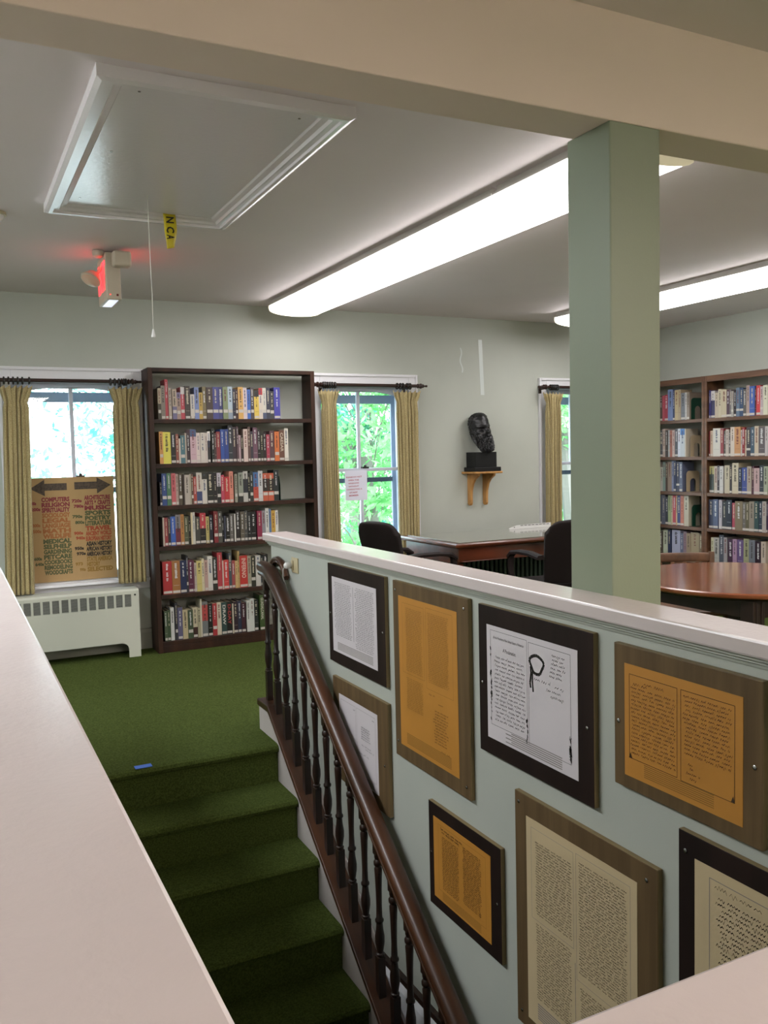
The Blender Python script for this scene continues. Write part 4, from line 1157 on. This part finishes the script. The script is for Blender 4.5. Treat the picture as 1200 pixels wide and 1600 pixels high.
ORD = ['first', 'second', 'third', 'fourth', 'fifth', 'sixth', 'seventh', 'eighth', 'ninth', 'tenth', 'eleventh', 'twelfth', 'thirteenth', 'fourteenth', 'fifteenth', 'sixteenth', 'seventeenth', 'eighteenth', 'nineteenth', 'twentieth'] + \
      ['twenty-'+q for q in ('first', 'second', 'third', 'fourth', 'fifth', 'sixth', 'seventh', 'eighth', 'ninth')] + ['thirtieth', 'thirty-first', 'thirty-second', 'thirty-third', 'thirty-fourth', 'thirty-fifth', 'thirty-sixth']
def cmat(h, r=.42):
    c = lin(h); g = sum(c)/3
    return mat('cover '+h, tuple(.86*(x*.88+g*.12) for x in c), r)
rb_ = random.Random(5)
TITLES = {'b82014': ('INFERNO', 'd8b0a0'), '181814': ('D-DAY', 'b03030'), '6a4434': ('CAESAR', 'c8b8a0'), '3c5424': ('GUADALCANAL', 'c8c8b0'), '2c4844': ('DRAW', 'd0ccc0')}
def book(a0, a1, h, depth, front, zb, cov, st, band, face, label, group, parts, lean=0):
    """local: width along w axis, spine towards the room"""
    W = a1-a0; mats = [cmat(cov), PAGES]; m = MB()
    ct = .0022 if W > .012 else .0012
    def P(m_, w0, w1, d0, d1, z0, z1, mi):
        if face == 'y': m_.box(a0+w0, a0+w1, front+d0, front+d1, zb+z0, zb+z1, mi)
        else: m_.box(front+d0, front+d1, a1-w1, a1-w0, zb+z0, zb+z1, mi)
    P(m, 0, ct, 0, depth, 0, h, 0); P(m, W-ct, W, 0, depth, 0, h, 0); P(m, ct, W-ct, 0, ct, 0, h, 0)
    P(m, ct, W-ct, ct+.0005, depth-.004, .002, h-.004, 1)
    if band:
        c2, fr_ = band.split('@'); fr_ = float(fr_); mats.append(cmat(c2)); k = len(mats)-1
        if fr_ < .3: z0, z1 = h*(1-.22 if fr_ < .05 else 1-fr_-.45), (h if fr_ < .05 else h*(1-fr_))
        else: z0, z1 = 0, h*(1-fr_)
        P(m, 0, W, -.0004, .0002, z0, z1, k)
    c = [int(cov[i:i+2], 16)/255 for i in (0, 2, 4)]; lum = sum(c)/3
    tcol = ('c8bda0' if rb_.random() < .5 else 'cfcfcf') if lum < .42 else ('2a2420' if rb_.random() < .6 else '6a2020')
    if lum > .7 and rb_.random() < .3: tcol = '30406a'
    title = None
    if cov in TITLES and W > .03: title = TITLES[cov]
    if W > .014 and title is None:
        mats.append(cmat(tcol)); k = len(mats)-1
        z = h*.93; ze = h*rb_.uniform(.38, .55); ww = W*rb_.uniform(.22, .42)
        while z > ze:      # printed title running down the spine: small irregular marks
            s_ = rb_.uniform(.003, .008)
            if rb_.random() < .82: P(m, W/2-ww/2+rb_.uniform(0, ww*.15), W/2+ww/2-rb_.uniform(0, ww*.3), -.0006, 0, z-s_, z, k)
            z -= s_+rb_.uniform(.0015, .003)
        if rb_.random() < .4: P(m, W*.15, W*.85, -.0006, 0, h*.25, h*.255, k)
    z0 = {'l': .006, 'm': h*.2, '-': None}[st]
    if z0 is not None and not parts:
        mats.append(STICK); P(m, .001, W-.001, -.0007, 0, z0, z0+.019, len(mats)-1)
    if parts:
        root = thing('book', label, 'book', ((a0+a1)/2, front+depth/2, zb), group=group)
        m.build('cover', mats, root)
        if z0 is not None:
            m = MB(); P(m, min(.003, W*.12), W-min(.003, W*.12), -.0009, -.0001, z0, z0+(.018 if st == 'l' else .024), 0); m.build('spine_label', STICK, root)
        if title:
            mb = MB(); text_mesh(title[0], W*.55, h*.62, ((a0+W*.25+W*.0, front-.0009, zb+h*.92), (0, 0, -1), (1, 0, 0)), mb, bold=.02)
            mb.build('title', cmat(title[1]), root, recalc=False)
        o = root
    else:
        o = m.build('book', mats, label=label, cat='book', group=group)
    return o
SHN = ['top', 'second', 'third', 'fourth', 'fifth', 'lowest']
for ri, row in enumerate(BK['rows']):
    zb = LS[ri]+.0012; last = None
    for bi, (a0, a1, zt, cov, st, band) in enumerate(row):
        a0 = max(a0, 1.384)
        if last is not None: a0 = max(a0, last+.0006)
        nx = row[bi+1][0] if bi+1 < len(row) else 9
        if nx-a1 < .006: a1 = nx-.0006
        if a1-a0 < .006: a1 = a0+.007
        last = a1; h = zt-zb
        h = min(max(h, .16), (2.085 if ri == 0 else LS[ri-1]-.036)-zb)
        wd = 'thick' if a1-a0 > .05 else ('slim' if a1-a0 < .024 else 'upright')
        lab = '%s %s book, %s from left on the %s shelf of the dark bookcase' % (wd, cname(cov), ORD[bi], SHN[ri])
        book(a0, a1, h, rb_.uniform(.135, .165) if h > .19 else .12, 6.524+rb_.uniform(0, .008), zb, cov, st, band, 'y', lab, 'books on the %s shelf of the dark bookcase' % SHN[ri], True)
    if ri in (4, 5):   # books hidden behind the half wall stay out; a closing bookend stands there
        pass
for nm, rws, txt, lo, hi in (('A', BK['rA'], 'bookcase right of the column', 5.948, 6.70), ('B', BK['rB'], 'bookcase at the right edge', 5.084, 5.878)):
    for ri, row in enumerate(rws):
        zb = RS[ri]+.0012; last = None
        for bi, (a0, a1, zt, cov, st, band) in enumerate(row):
            a0, a1 = a1, a0           # a0 near (smaller y), a1 far
            a1 = min(a1, hi)
            if last is not None: a1 = min(a1, last-.0006)
            nx = row[bi+1][0] if bi+1 < len(row) else -9
            if a0-nx < .008: a0 = nx+.0006
            if a1-a0 < .006: a0 = a1-.007
            last = a0; h = min(max(zt-zb, .16), (2.04 if ri == 0 else RS[ri-1]-.036)-zb)
            lab = '%s book, %s from left, %s shelf, %s' % (cname(cov), ORD[bi], SHN[ri], txt)
            book(a0, a1, h, rb_.uniform(.14, .165), 6.325+rb_.uniform(0, .006), zb, cov, st, band, 'x', lab, 'books on the %s shelf of the %s' % (SHN[ri], txt), False)
# bookends
def arch_plate(m, yc, w, h, th, face_x, z):
    """plate in the x-z plane with an arched cut out, at y=yc"""
    n = 10; outer = [(0, 0), (0, h-.035)] + [(.035-.035*math.cos(k*math.pi/2/n), h-.035+.035*math.sin(k*math.pi/2/n)) for k in range(1, n+1)] + \
        [(w-.035+.035*math.sin(k*math.pi/2/n), h-.035+.035*math.cos(k*math.pi/2/n)) for k in range(0, n+1)] + [(w, 0)]
    r_ = w*.22; ic = w/2
    inner = [(ic+r_, 0), (ic+r_, h*.45)] + [(ic+r_*math.cos(k*math.pi/12), h*.45+r_*math.sin(k*math.pi/12)) for k in range(1, 12)] + [(ic-r_, h*.45), (ic-r_, 0)]
    m.prism([(face_x+p[0], z+p[1]) for p in outer + inner], 'y', yc, yc+th)
for ri, (y, mt, cn, h) in enumerate(((6.115, GREENB, 'green', .205), (6.125, BEIGEB, 'beige', .205), (6.175, BEIGEB, 'beige', .20), (6.105, GREENB, 'green', .205))):
    m = MB(); arch_plate(m, y-.003, .17, h, .002, 6.345, RS[ri]+.0012); m.box(6.345, 6.50, y-.06, y-.003, RS[ri]+.0012, RS[ri]+.0026)
    m.build('bookend', mt, label='%s arched metal bookend on the %s shelf of the bookcase right of the column' % (cn, SHN[ri]), cat='bookend', group=None)
# a thin dark green bookend on the third shelf of the dark bookcase
m = MB(); xq = BK['rows'][2][-1][1]+.012; m.prism([(6.53, LS[2]+.001), (6.66, LS[2]+.001), (6.66, LS[2]+.16), (6.60, LS[2]+.205), (6.55, LS[2]+.19), (6.53, LS[2]+.12)], 'x', xq, xq+.002); m.box(xq+.002, xq+.10, 6.53, 6.66, LS[2]+.001, LS[2]+.0025)
m.build('bookend', GREENB, label='thin dark green metal bookend at the end of the third shelf of the dark bookcase', cat='bookend')

# ------------------------------------------------------------------ bronze bust on its bracket shelf
t = thing('bracket_shelf', 'small light wooden wall shelf on two curved brackets below the bronze bust', 'shelf', (4.335, 6.65, .965))
m = MB(); n = 8
sx0, sx1, sy0, sy1 = 4.175, 4.492, 6.535, YW-.001
pts = [(sx0, sy1), (sx0, sy0+.04)] + [(sx0+.04-.04*math.cos(k*math.pi/2/n), sy0+.04-.04*math.sin(k*math.pi/2/n)) for k in range(1, n+1)] + [(sx1-.04+.04*math.sin(k*math.pi/2/n), sy0+.04-.04*math.cos(k*math.pi/2/n)) for k in range(0, n+1)] + [(sx1, sy1)]
m.prism(pts, 'z', 1.255, 1.273); m.build('shelf_board', PINE, t, bevel=.004)
for xb in (4.235, 4.400):
    bp = [(YW-.001, 1.2545), (6.575, 1.2545), (6.578, 1.235), (6.60, 1.222), (6.64, 1.20), (6.675, 1.16), (6.698, 1.10), (6.705, 1.04), (6.704, .985), (6.712, .968), (6.730, .962), (YW-.001, .975)]
    m = MB(); m.prism(bp, 'x', xb, xb+.024); m.build('curved_bracket', PINE, t, bevel=.003)
t = thing('bronze_bust', 'dark bronze head of a bearded man on a black block, on a wall shelf', 'bust', (4.335, 6.65, 1.2735))
m = MB(); m.box(4.195, 4.475, 6.562, YW-.012, 1.2735, 1.312); m.build('plinth_step', PLINTH, t, bevel=.004)
m = MB(); m.box(4.215, 4.440, 6.580, YW-.022, 1.312, 1.448); m.build('plinth', PLINTH, t, bevel=.003)
def headfn():
    rnd = random.Random(3); V = []; F = []; nu, nv = 96, 84
    # height above the plinth, half width, half depth, centre shift (negative = forward), centre x
    T = [(0.0, .030, .028, -.078), (.012, .052, .046, -.074), (.05, .068, .060, -.056), (.09, .078, .074, -.034), (.13, .084, .086, -.012), (.17, .086, .094, .004), (.21, .086, .098, .012),
         (.25, .087, .099, .016), (.29, .083, .092, .018), (.32, .070, .076, .018), (.342, .048, .052, .018), (.354, .022, .024, .018), (.357, .003, .003, .018)]
    def tab(z):
        for p, q in zip(T[:-1], T[1:]):
            if z <= q[0]:
                k = (z-p[0])/(q[0]-p[0]); k = k*k*(3-2*k)*.3+k*.7
                return [p[i]+(q[i]-p[i])*k for i in (1, 2, 3)]
        return T[-1][1:]
    for j in range(nv+1):
        z = .357*(1-math.cos(math.pi*j/nv))/2
        rx, ry, cy = tab(z)
        for i in range(nu):
            ph = 2*math.pi*i/nu; ph = ph-2*math.pi if ph > math.pi else ph      # 0 = front
            sx, cyy = math.sin(ph), math.cos(ph); deg = math.degrees(ph)
            def g(cd, cz, sd, sz): return math.exp(-((deg-cd)/sd)**2-((z-cz)/sz)**2)
            d = .015*g(0, .232, 48, .010)                                        # brows
            d -= .026*(g(-27, .208, 13, .013)+g(27, .208, 13, .013))             # sockets
            d += .008*(g(-27, .206, 7, .006)+g(27, .206, 7, .006))               # lids
            d += .028*g(0, .200, 8, .022)+.038*g(0, .180, 10, .012)              # nose
            d += .006*(g(-45, .180, 14, .014)+g(45, .180, 14, .014))             # cheeks
            d += .014*(g(-16, .150, 17, .008)+g(16, .150, 17, .008))             # moustache
            d -= .010*g(0, .139, 14, .004)
            beard = (1/(1+math.exp((z-.150)*140)))*(1/(1+math.exp((abs(deg)-105)/10)))
            sideb = math.exp(-((abs(deg)-80)/22)**2)*(1/(1+math.exp((z-.20)*120)))
            hair = (1/(1+math.exp(-(z-.27-.10*cyy)*90)))
            back = (1/(1+math.exp(-(abs(deg)-100)/8)))
            b_ = max(beard, sideb); h_ = max(hair, back)
            curl = math.sin(deg*.31+z*70)*math.sin(z*210+deg*.11)+.6*math.sin(deg*.63-z*160)
            d += b_*(.007+.0055*curl)+h_*(.004+.0060*curl)+.012*g(160, .33, 70, .02)+rnd.uniform(-.0030, .0030)*max(b_, h_)
            V.append(Vector(((rx+d)*sx, cy-(ry+d)*cyy, z)))
    for j in range(nv):
        for i in range(nu):
            F.append((j*nu+i, j*nu+(i+1) % nu, (j+1)*nu+(i+1) % nu, (j+1)*nu+i))
    return V, F
V, F = headfn()
Rm = Matrix.Translation((4.338, 6.650, 1.448)) @ Matrix.Rotation(math.radians(4), 4, 'Z') @ Matrix.Rotation(math.radians(-6), 4, 'Y')
m = MB(); m.add([tuple(Rm @ p) for p in V], F); m.build('head', BRONZE, t, smooth=True)
for s_ in (-1, 1):
    m = MB(); m.torus((0, 0, 0), .019, .0075, 'x', 14, 6); m.v = [tuple(Rm @ Vector((s_*.090+p[0]*.8, p[1]*.8+.022, p[2]*1.4+.195))) for p in m.v]; m.build('ear', BRONZE, t, smooth=True)

# ------------------------------------------------------------------ desk
t = thing('desk', 'mahogany desk with a glossy moulded top standing by the wall below the bust', 'desk', (4.28, 6.03, 0))
DX0, DX1, DY0, DY1 = 3.375, 5.20, 5.56, 6.50
m = MB()
pr = [(0, .724), (.018, .724), (.012, .731), (.004, .735), (0, .744), (.004, .752), (.010, .754), (.012, .760)]
def slab(m, off0, z0, off1, z1):
    vs = [(DX0+off0, DY0+off0, z0), (DX1-off0, DY0+off0, z0), (DX1-off0, DY1-off0, z0), (DX0+off0, DY1-off0, z0), (DX0+off1, DY0+off1, z1), (DX1-off1, DY0+off1, z1), (DX1-off1, DY1-off1, z1), (DX0+off1, DY1-off1, z1)]
    m.add(vs, [(0, 1, 5, 4), (1, 2, 6, 5), (2, 3, 7, 6), (3, 0, 4, 7)])
pp = [(.03, .722), (.012, .728), (.004, .734), (0, .742), (0, .750), (.008, .754), (.012, .760)]
for a, b in zip(pp[:-1], pp[1:]): slab(m, a[0], a[1], b[0], b[1])
m.add([(DX0+.012, DY0+.012, .760), (DX1-.012, DY0+.012, .760), (DX1-.012, DY1-.012, .760), (DX0+.012, DY1-.012, .760)], [(0, 1, 2, 3)])
m.add([(DX0+.03, DY0+.03, .722), (DX1-.03, DY0+.03, .722), (DX1-.03, DY1-.03, .722), (DX0+.03, DY1-.03, .722)], [(3, 2, 1, 0)])
m.build('desk_top', DESKW, t)
m = MB(); m.box(DX0+.06, DX1-.06, DY0+.06, DY1-.06, .7605, .7655); m.build('glass_top', mat('desk glass', '6c6c60', .06, spec=1.0, coat=1.0), t, bevel=.001)
m = MB(); m.box(DX0+.05, DX1-.05, DY0+.045, DY0+.063, .615, .7215); m.box(DX0+.05, DX0+.068, DY0+.0635, DY1-.05, .60, .7215); m.box(DX1-.068, DX1-.05, DY0+.0635, DY1-.05, .60, .7215)
m.box(DX0+.0685, DX1-.0685, DY1-.068, DY1-.05, .60, .7215); m.build('apron', DESKW, t, bevel=.002)
m = MB(); m.box(DX0+.075, DX1-.075, DY0+.036, DY0+.0445, .615, .622); m.build('apron_bead', DESKW, t, bevel=.003)
for lx, ly in ((DX0+.075, DY0+.10), (DX1-.075, DY0+.10), (DX0+.075, DY1-.10), (DX1-.075, DY1-.10)):
    m = MB(); m.box(lx-.03, lx+.03, ly-.03, ly+.03, .56, .60-.0005 if True else .6); m.lathe([(.028, 0), (.022, .03), (.018, .08), (.030, .40), (.034, .50), (.026, .53), (.034, .56)], (lx, ly, 0), 'z', n=16); m.build('leg', DESKW, t, smooth=True)
# folded paper strip on the desk
t = thing('paper_pointer', 'white folded paper pointer with a printed top edge lying on the desk', 'sign', (4.55, 6.30, .766))
m = MB(); m.prism([(4.36, .7665), (4.43, .7665), (4.80, .7665), (4.80, .806), (4.43, .800), (4.36, .780), (4.345, .773)], 'y', 6.27, 6.273); m.prism([(6.275, .7665), (6.277, .7665), (6.315, .768), (6.315, .770)], 'x', 4.43, 4.80); m.build('folded_sheet', WPLAS, t)
m = MB()
for k in range(8): m.box(4.47+k*.040, 4.47+k*.040+.030, 6.2690, 6.2698, .793, .798)
m.box(4.40, 4.409, 6.2690, 6.2698, .780, .788); m.build('print', BLACK, t)

# cast iron radiator behind the desk
t = thing('column_radiator', 'dark green iron radiator with many upright columns under the desk', 'radiator', (4.3, 6.62, 0))
RG = mat('dark green radiator paint', '33463c', .45)
m = MB(); m.box(3.72, 4.98, 6.60, 6.66, .50, .53); m.box(3.72, 4.98, 6.60, 6.66, .07, .10); m.build('headers', RG, t, bevel=.008)
for k in range(26):
    m = MB(); x = 3.735+k*.0485
    m.sweep([(x, 6.575, .09), (x, 6.575, .50), (x, 6.60, .555), (x, 6.66, .555), (x, 6.685, .50), (x, 6.685, .09)], [(-.016, -.011), (.016, -.011), (.016, .011), (-.016, .011)], up=(1, 0, 0)) if False else m.box(x-.016, x+.016, 6.565, 6.695, .06, .57)
    m.build('column', RG, t, bevel=.012, seg=3)
m = MB(); m.box(3.73, 3.76, 6.60, 6.66, 0, .07); m.box(4.93, 4.96, 6.60, 6.66, 0, .07); m.build('feet', RG, t)

# ------------------------------------------------------------------ arm chairs
def armchair(label, loc, rz, hb=.93, w=.50, swivel=False):
    """local: front is +Y, floor at z 0"""
    t = thing('armchair', label, 'chair', (0, 0, 0), group=None)
    m = MB(); m.box(-w/2+.02, w/2-.02, -.22, .25, .40, .49); m.build('seat', UPH, t, bevel=.03, seg=3)
    # curved back
    m = MB(); n = 14
    def sec(u, v, s):
        ang = (u-.5)*2; x = ang*w/2
        cx = 1 if v < .75 else math.sqrt(max(0, 1-((v-.75)/.25)**2*.30))
        x *= cx*(.86+.14*v)
        y = -.23-.10*v+.05*ang*ang - .0
        z = .50+(hb-.50)*v-.015*ang*ang*v - .03*max(0, abs(ang)-.8)/.2*(v > .9)
        return (x, y+s, z)
    m.grid(lambda u, v: sec(u, v, .0), n, 12); m.build('backrest', UPH, t, smooth=True, solid=.062, bevel=.02, seg=3)
    for s_ in (-1, 1):
        m = MB(); a = s_*(w/2+.025)
        m.sweep([(a, -.26, .690), (a, -.10, .705), (a, .08, .700), (a+s_*.0, .20, .685), (a, .255, .65)], [(-.026, -.014), (.026, -.014), (.028, .004), (.018, .018), (-.018, .018), (-.028, .004)]); m.build('armrest', CHARM, t, smooth=True)
        m = MB(); m.sweep([(a, .235, .66), (a, .245, .58), (a, .225, .47), (a, .20, .41)], [(-.016, -.02), (.016, -.02), (.016, .02), (-.016, .02)], up=(0, 1, 0)); m.build('arm_post', CHARM, t, smooth=True)
    m = MB(); m.box(-w/2+.03, w/2-.03, -.20, .22, .365, .40); m.build('seat_frame', CHARM, t, bevel=.005)
    for (lx, ly) in ((-1, 1), (1, 1), (-1, -1), (1, -1)):
        m = MB(); x = lx*(w/2-.035); y = ly*.20
        m.sweep([(x, y, .41), (x+lx*.01, y+ly*.01, .2), (x+lx*.02, y+ly*.03, 0)], [(-.018, -.018), (.018, -.018), (.018, .018), (-.018, .018)], up=(0, 1, 0)); m.build('leg', CHARM, t)
    place(t, loc, rz); return t
armchair('dark brown upholstered armchair drawn up to the left end of the desk', (3.09, 5.80, 0), math.radians(-78), hb=.955, w=.46)
armchair('dark brown upholstered armchair in front of the desk beside the green column', (4.03, 5.18, 0), math.radians(-10), hb=.955, w=.50)

# ------------------------------------------------------------------ round table and wooden chair
TX, TY, TR = 3.845, 3.325, .612
t = thing('round_table', 'round polished wooden table with thick dark legs behind the column', 'table', (TX, TY, 0))
m = MB(); m.lathe([(TR-.012, .712), (TR-.004, .716), (TR, .724), (TR, .734), (TR-.006, .740)], (TX, TY, 0), 'z', n=96); m.build('table_top', TABW, t, smooth=True)
m = MB(); m.lathe([(TR-.03, .70), (TR-.012, .7115)], (TX, TY, 0), 'z', n=72); m.build('edge_band', TABD, t, smooth=True)
m = MB(); q = .36
for a in range(4):
    ca, sa = math.cos(a*math.pi/2), math.sin(a*math.pi/2)
    pts = [(-q+.04, q-.012), (q-.04, q-.012), (q-.04, q+.012), (-q+.04, q+.012)]
    m.prism([(TX+x*ca-y*sa, TY+x*sa+y*ca) for x, y in pts], 'z', .60, .6995)
m.build('apron', TABD, t, bevel=.002)
for sx in (-1, 1):
    for sy in (-1, 1):
        m = MB(); m.box(TX+sx*q-.04, TX+sx*q+.04, TY+sy*q-.04, TY+sy*q+.04, 0, .6995)
        for g_ in (-.018, .018): m.box(TX+sx*q+g_-.006, TX+sx*q+g_+.006, TY+sy*q-.045, TY+sy*q+.045, .02, .69)
        m.build('leg', TABD, t, bevel=.004)
m = MB(); m.box(TX-q+.0405, TX+q-.0405, TY-.02, TY+.02, .16, .20); m.box(TX-q-.02, TX-q+.02, TY-q+.0405, TY+q-.0405, .16, .20); m.box(TX+q-.02, TX+q+.02, TY-q+.0405, TY+q-.0405, .16, .20); m.build('stretcher', TABD, t, bevel=.004)
t = thing('wooden_chair', 'low wooden chair with a plain top rail pushed in behind the round table', 'chair', (0, 0, 0))
m = MB(); n = 12
m.grid(lambda u, v: ((u-.5)*.50, -.20-.04*(1-(2*u-1)**2), .70+.058*v), n, 3); m.build('top_rail', WOODR, t, smooth=True, solid=.022, bevel=.006)
m = MB(); m.box(-.23, .23, -.19, .22, .42, .45); m.build('seat', WOODR, t, bevel=.01)
for sx in (-1, 1):
    m = MB(); m.sweep([(sx*.245, -.17, 0), (sx*.245, -.19, .45), (sx*.250, -.205, .765)], [(-.016, -.018), (.016, -.018), (.016, .018), (-.016, .018)], up=(0, 1, 0)); m.build('back_post', WOODR, t, bevel=.003)
    m = MB(); m.box(sx*.205-.018, sx*.205+.018, .17, .206, 0, .42); m.build('leg', WOODR, t, bevel=.003)
for k in range(5):
    m = MB(); x = -.16+k*.08; m.box(x-.012, x+.012, -.215, -.205, .45, .70); m.build('spindle', WOODR, t)
place(t, (4.11, 4.03, 0), math.radians(180-28))

# ------------------------------------------------------------------ outside
GR = mat('pale paving', 'b9b9b0', .9, var=.1, vscale=.5)
m = MB(); m.box(-40, 60, 7.2, 70, -4.2, -4.0); m.build('ground', GR, kind='structure')
L1 = leafmat('bright maple leaves', '64a866', '9fcf93'); L2 = leafmat('cool green leaves', '58a08e', '8fcab4'); L3 = leafmat('deep green leaves', '3f8468', '78b98e')
BARK = mat('bark', '6a6660', .8)
def tree(x, y, zb, zt, rx, n, lm, label, seed, ls=.075, low=.25):
    r = random.Random(seed); t = thing('tree', label, 'tree', (x, y, -4.0), group='trees outside the windows')
    H = zt-zb; m = MB()
    m.tube([(x, y, -4.0), (x+.1, y, zb+H*.3), (x-.1, y+.1, zt-H*.3)], .16, 8, up=(0, 1, 0))
    m.build('trunk', BARK, t, smooth=True)
    blobs = []
    mb = MB()
    for k in range(34):
        z = r.uniform(zb, zt); tt = (z-zb)/H; rr_ = rx*math.sqrt(max(.05, 1-(2*tt-1)**2))
        a = r.uniform(0, 2*math.pi); q = math.sqrt(r.random())*rr_
        c = (x+q*math.cos(a), y+q*math.sin(a)*.8, z); blobs.append((c, r.uniform(.4, .9)))
        b0 = (x, y, max(zb-.5, z-1.2)); mid = ((b0[0]+c[0])/2, (b0[1]+c[1])/2, (b0[2]+c[2])/2+.15)
        mb.tube([b0, mid, c], .010, 5, up=(.3, .2, 1))
    mb.build('branches', BARK, t)
    ml = MB()
    for k in range(n):
        c, br = r.choice(blobs)
        v = Vector((r.gauss(0, 1), r.gauss(0, 1), r.gauss(0, .55))); v = v.normalized()*br*(r.random()**.4)
        p = Vector(c)+v
        if p.y < 7.8: continue
        nrm = Vector((r.gauss(0, 1), r.gauss(0, 1), r.gauss(0, 1)+.8)).normalized(); a = nrm.orthogonal().normalized(); b = nrm.cross(a)
        th = r.uniform(0, 6.28); a, b = a*math.cos(th)+b*math.sin(th), b*math.cos(th)-a*math.sin(th)
        s_ = ls*r.uniform(.6, 1.3)
        ml.add([tuple(p-a*s_), tuple(p+b*s_*.42-a*s_*.2), tuple(p+a*s_), tuple(p-b*s_*.42-a*s_*.1)], [(0, 1, 2, 3)])
    ml.build('foliage', lm, t, recalc=False)
tree(-.6, 13.0, -1.5, 4.0, 2.0, 5000, L2, 'cool green tree outside the leftmost window, left of centre', 1)
tree(3.2, 14.5, 1.0, 5.4, 1.8, 5000, L2, 'cool green tree outside the leftmost window, to its right', 7)
tree(5.6, 11.6, -3.2, 3.4, 1.9, 17000, L1, 'bright green tree outside the middle window', 2)
tree(7.9, 17.2, -3.2, 4.2, 2.2, 17000, L3, 'deep green tree behind the bright one at the middle window', 3)
tree(10.0, 12.4, -3.2, 4.0, 2.0, 20000, L1, 'bright green tree seen through the window left of the column', 4)
tree(9.5, 24.5, -3.5, 5.6, 3.0, 16000, L2, 'large pale tree furthest back beyond the middle window', 5, ls=.11)
tree(16.0, 18.5, -3.5, 5.6, 3.0, 12000, L3, 'tall deep green tree in the distance at the right', 6, ls=.11)
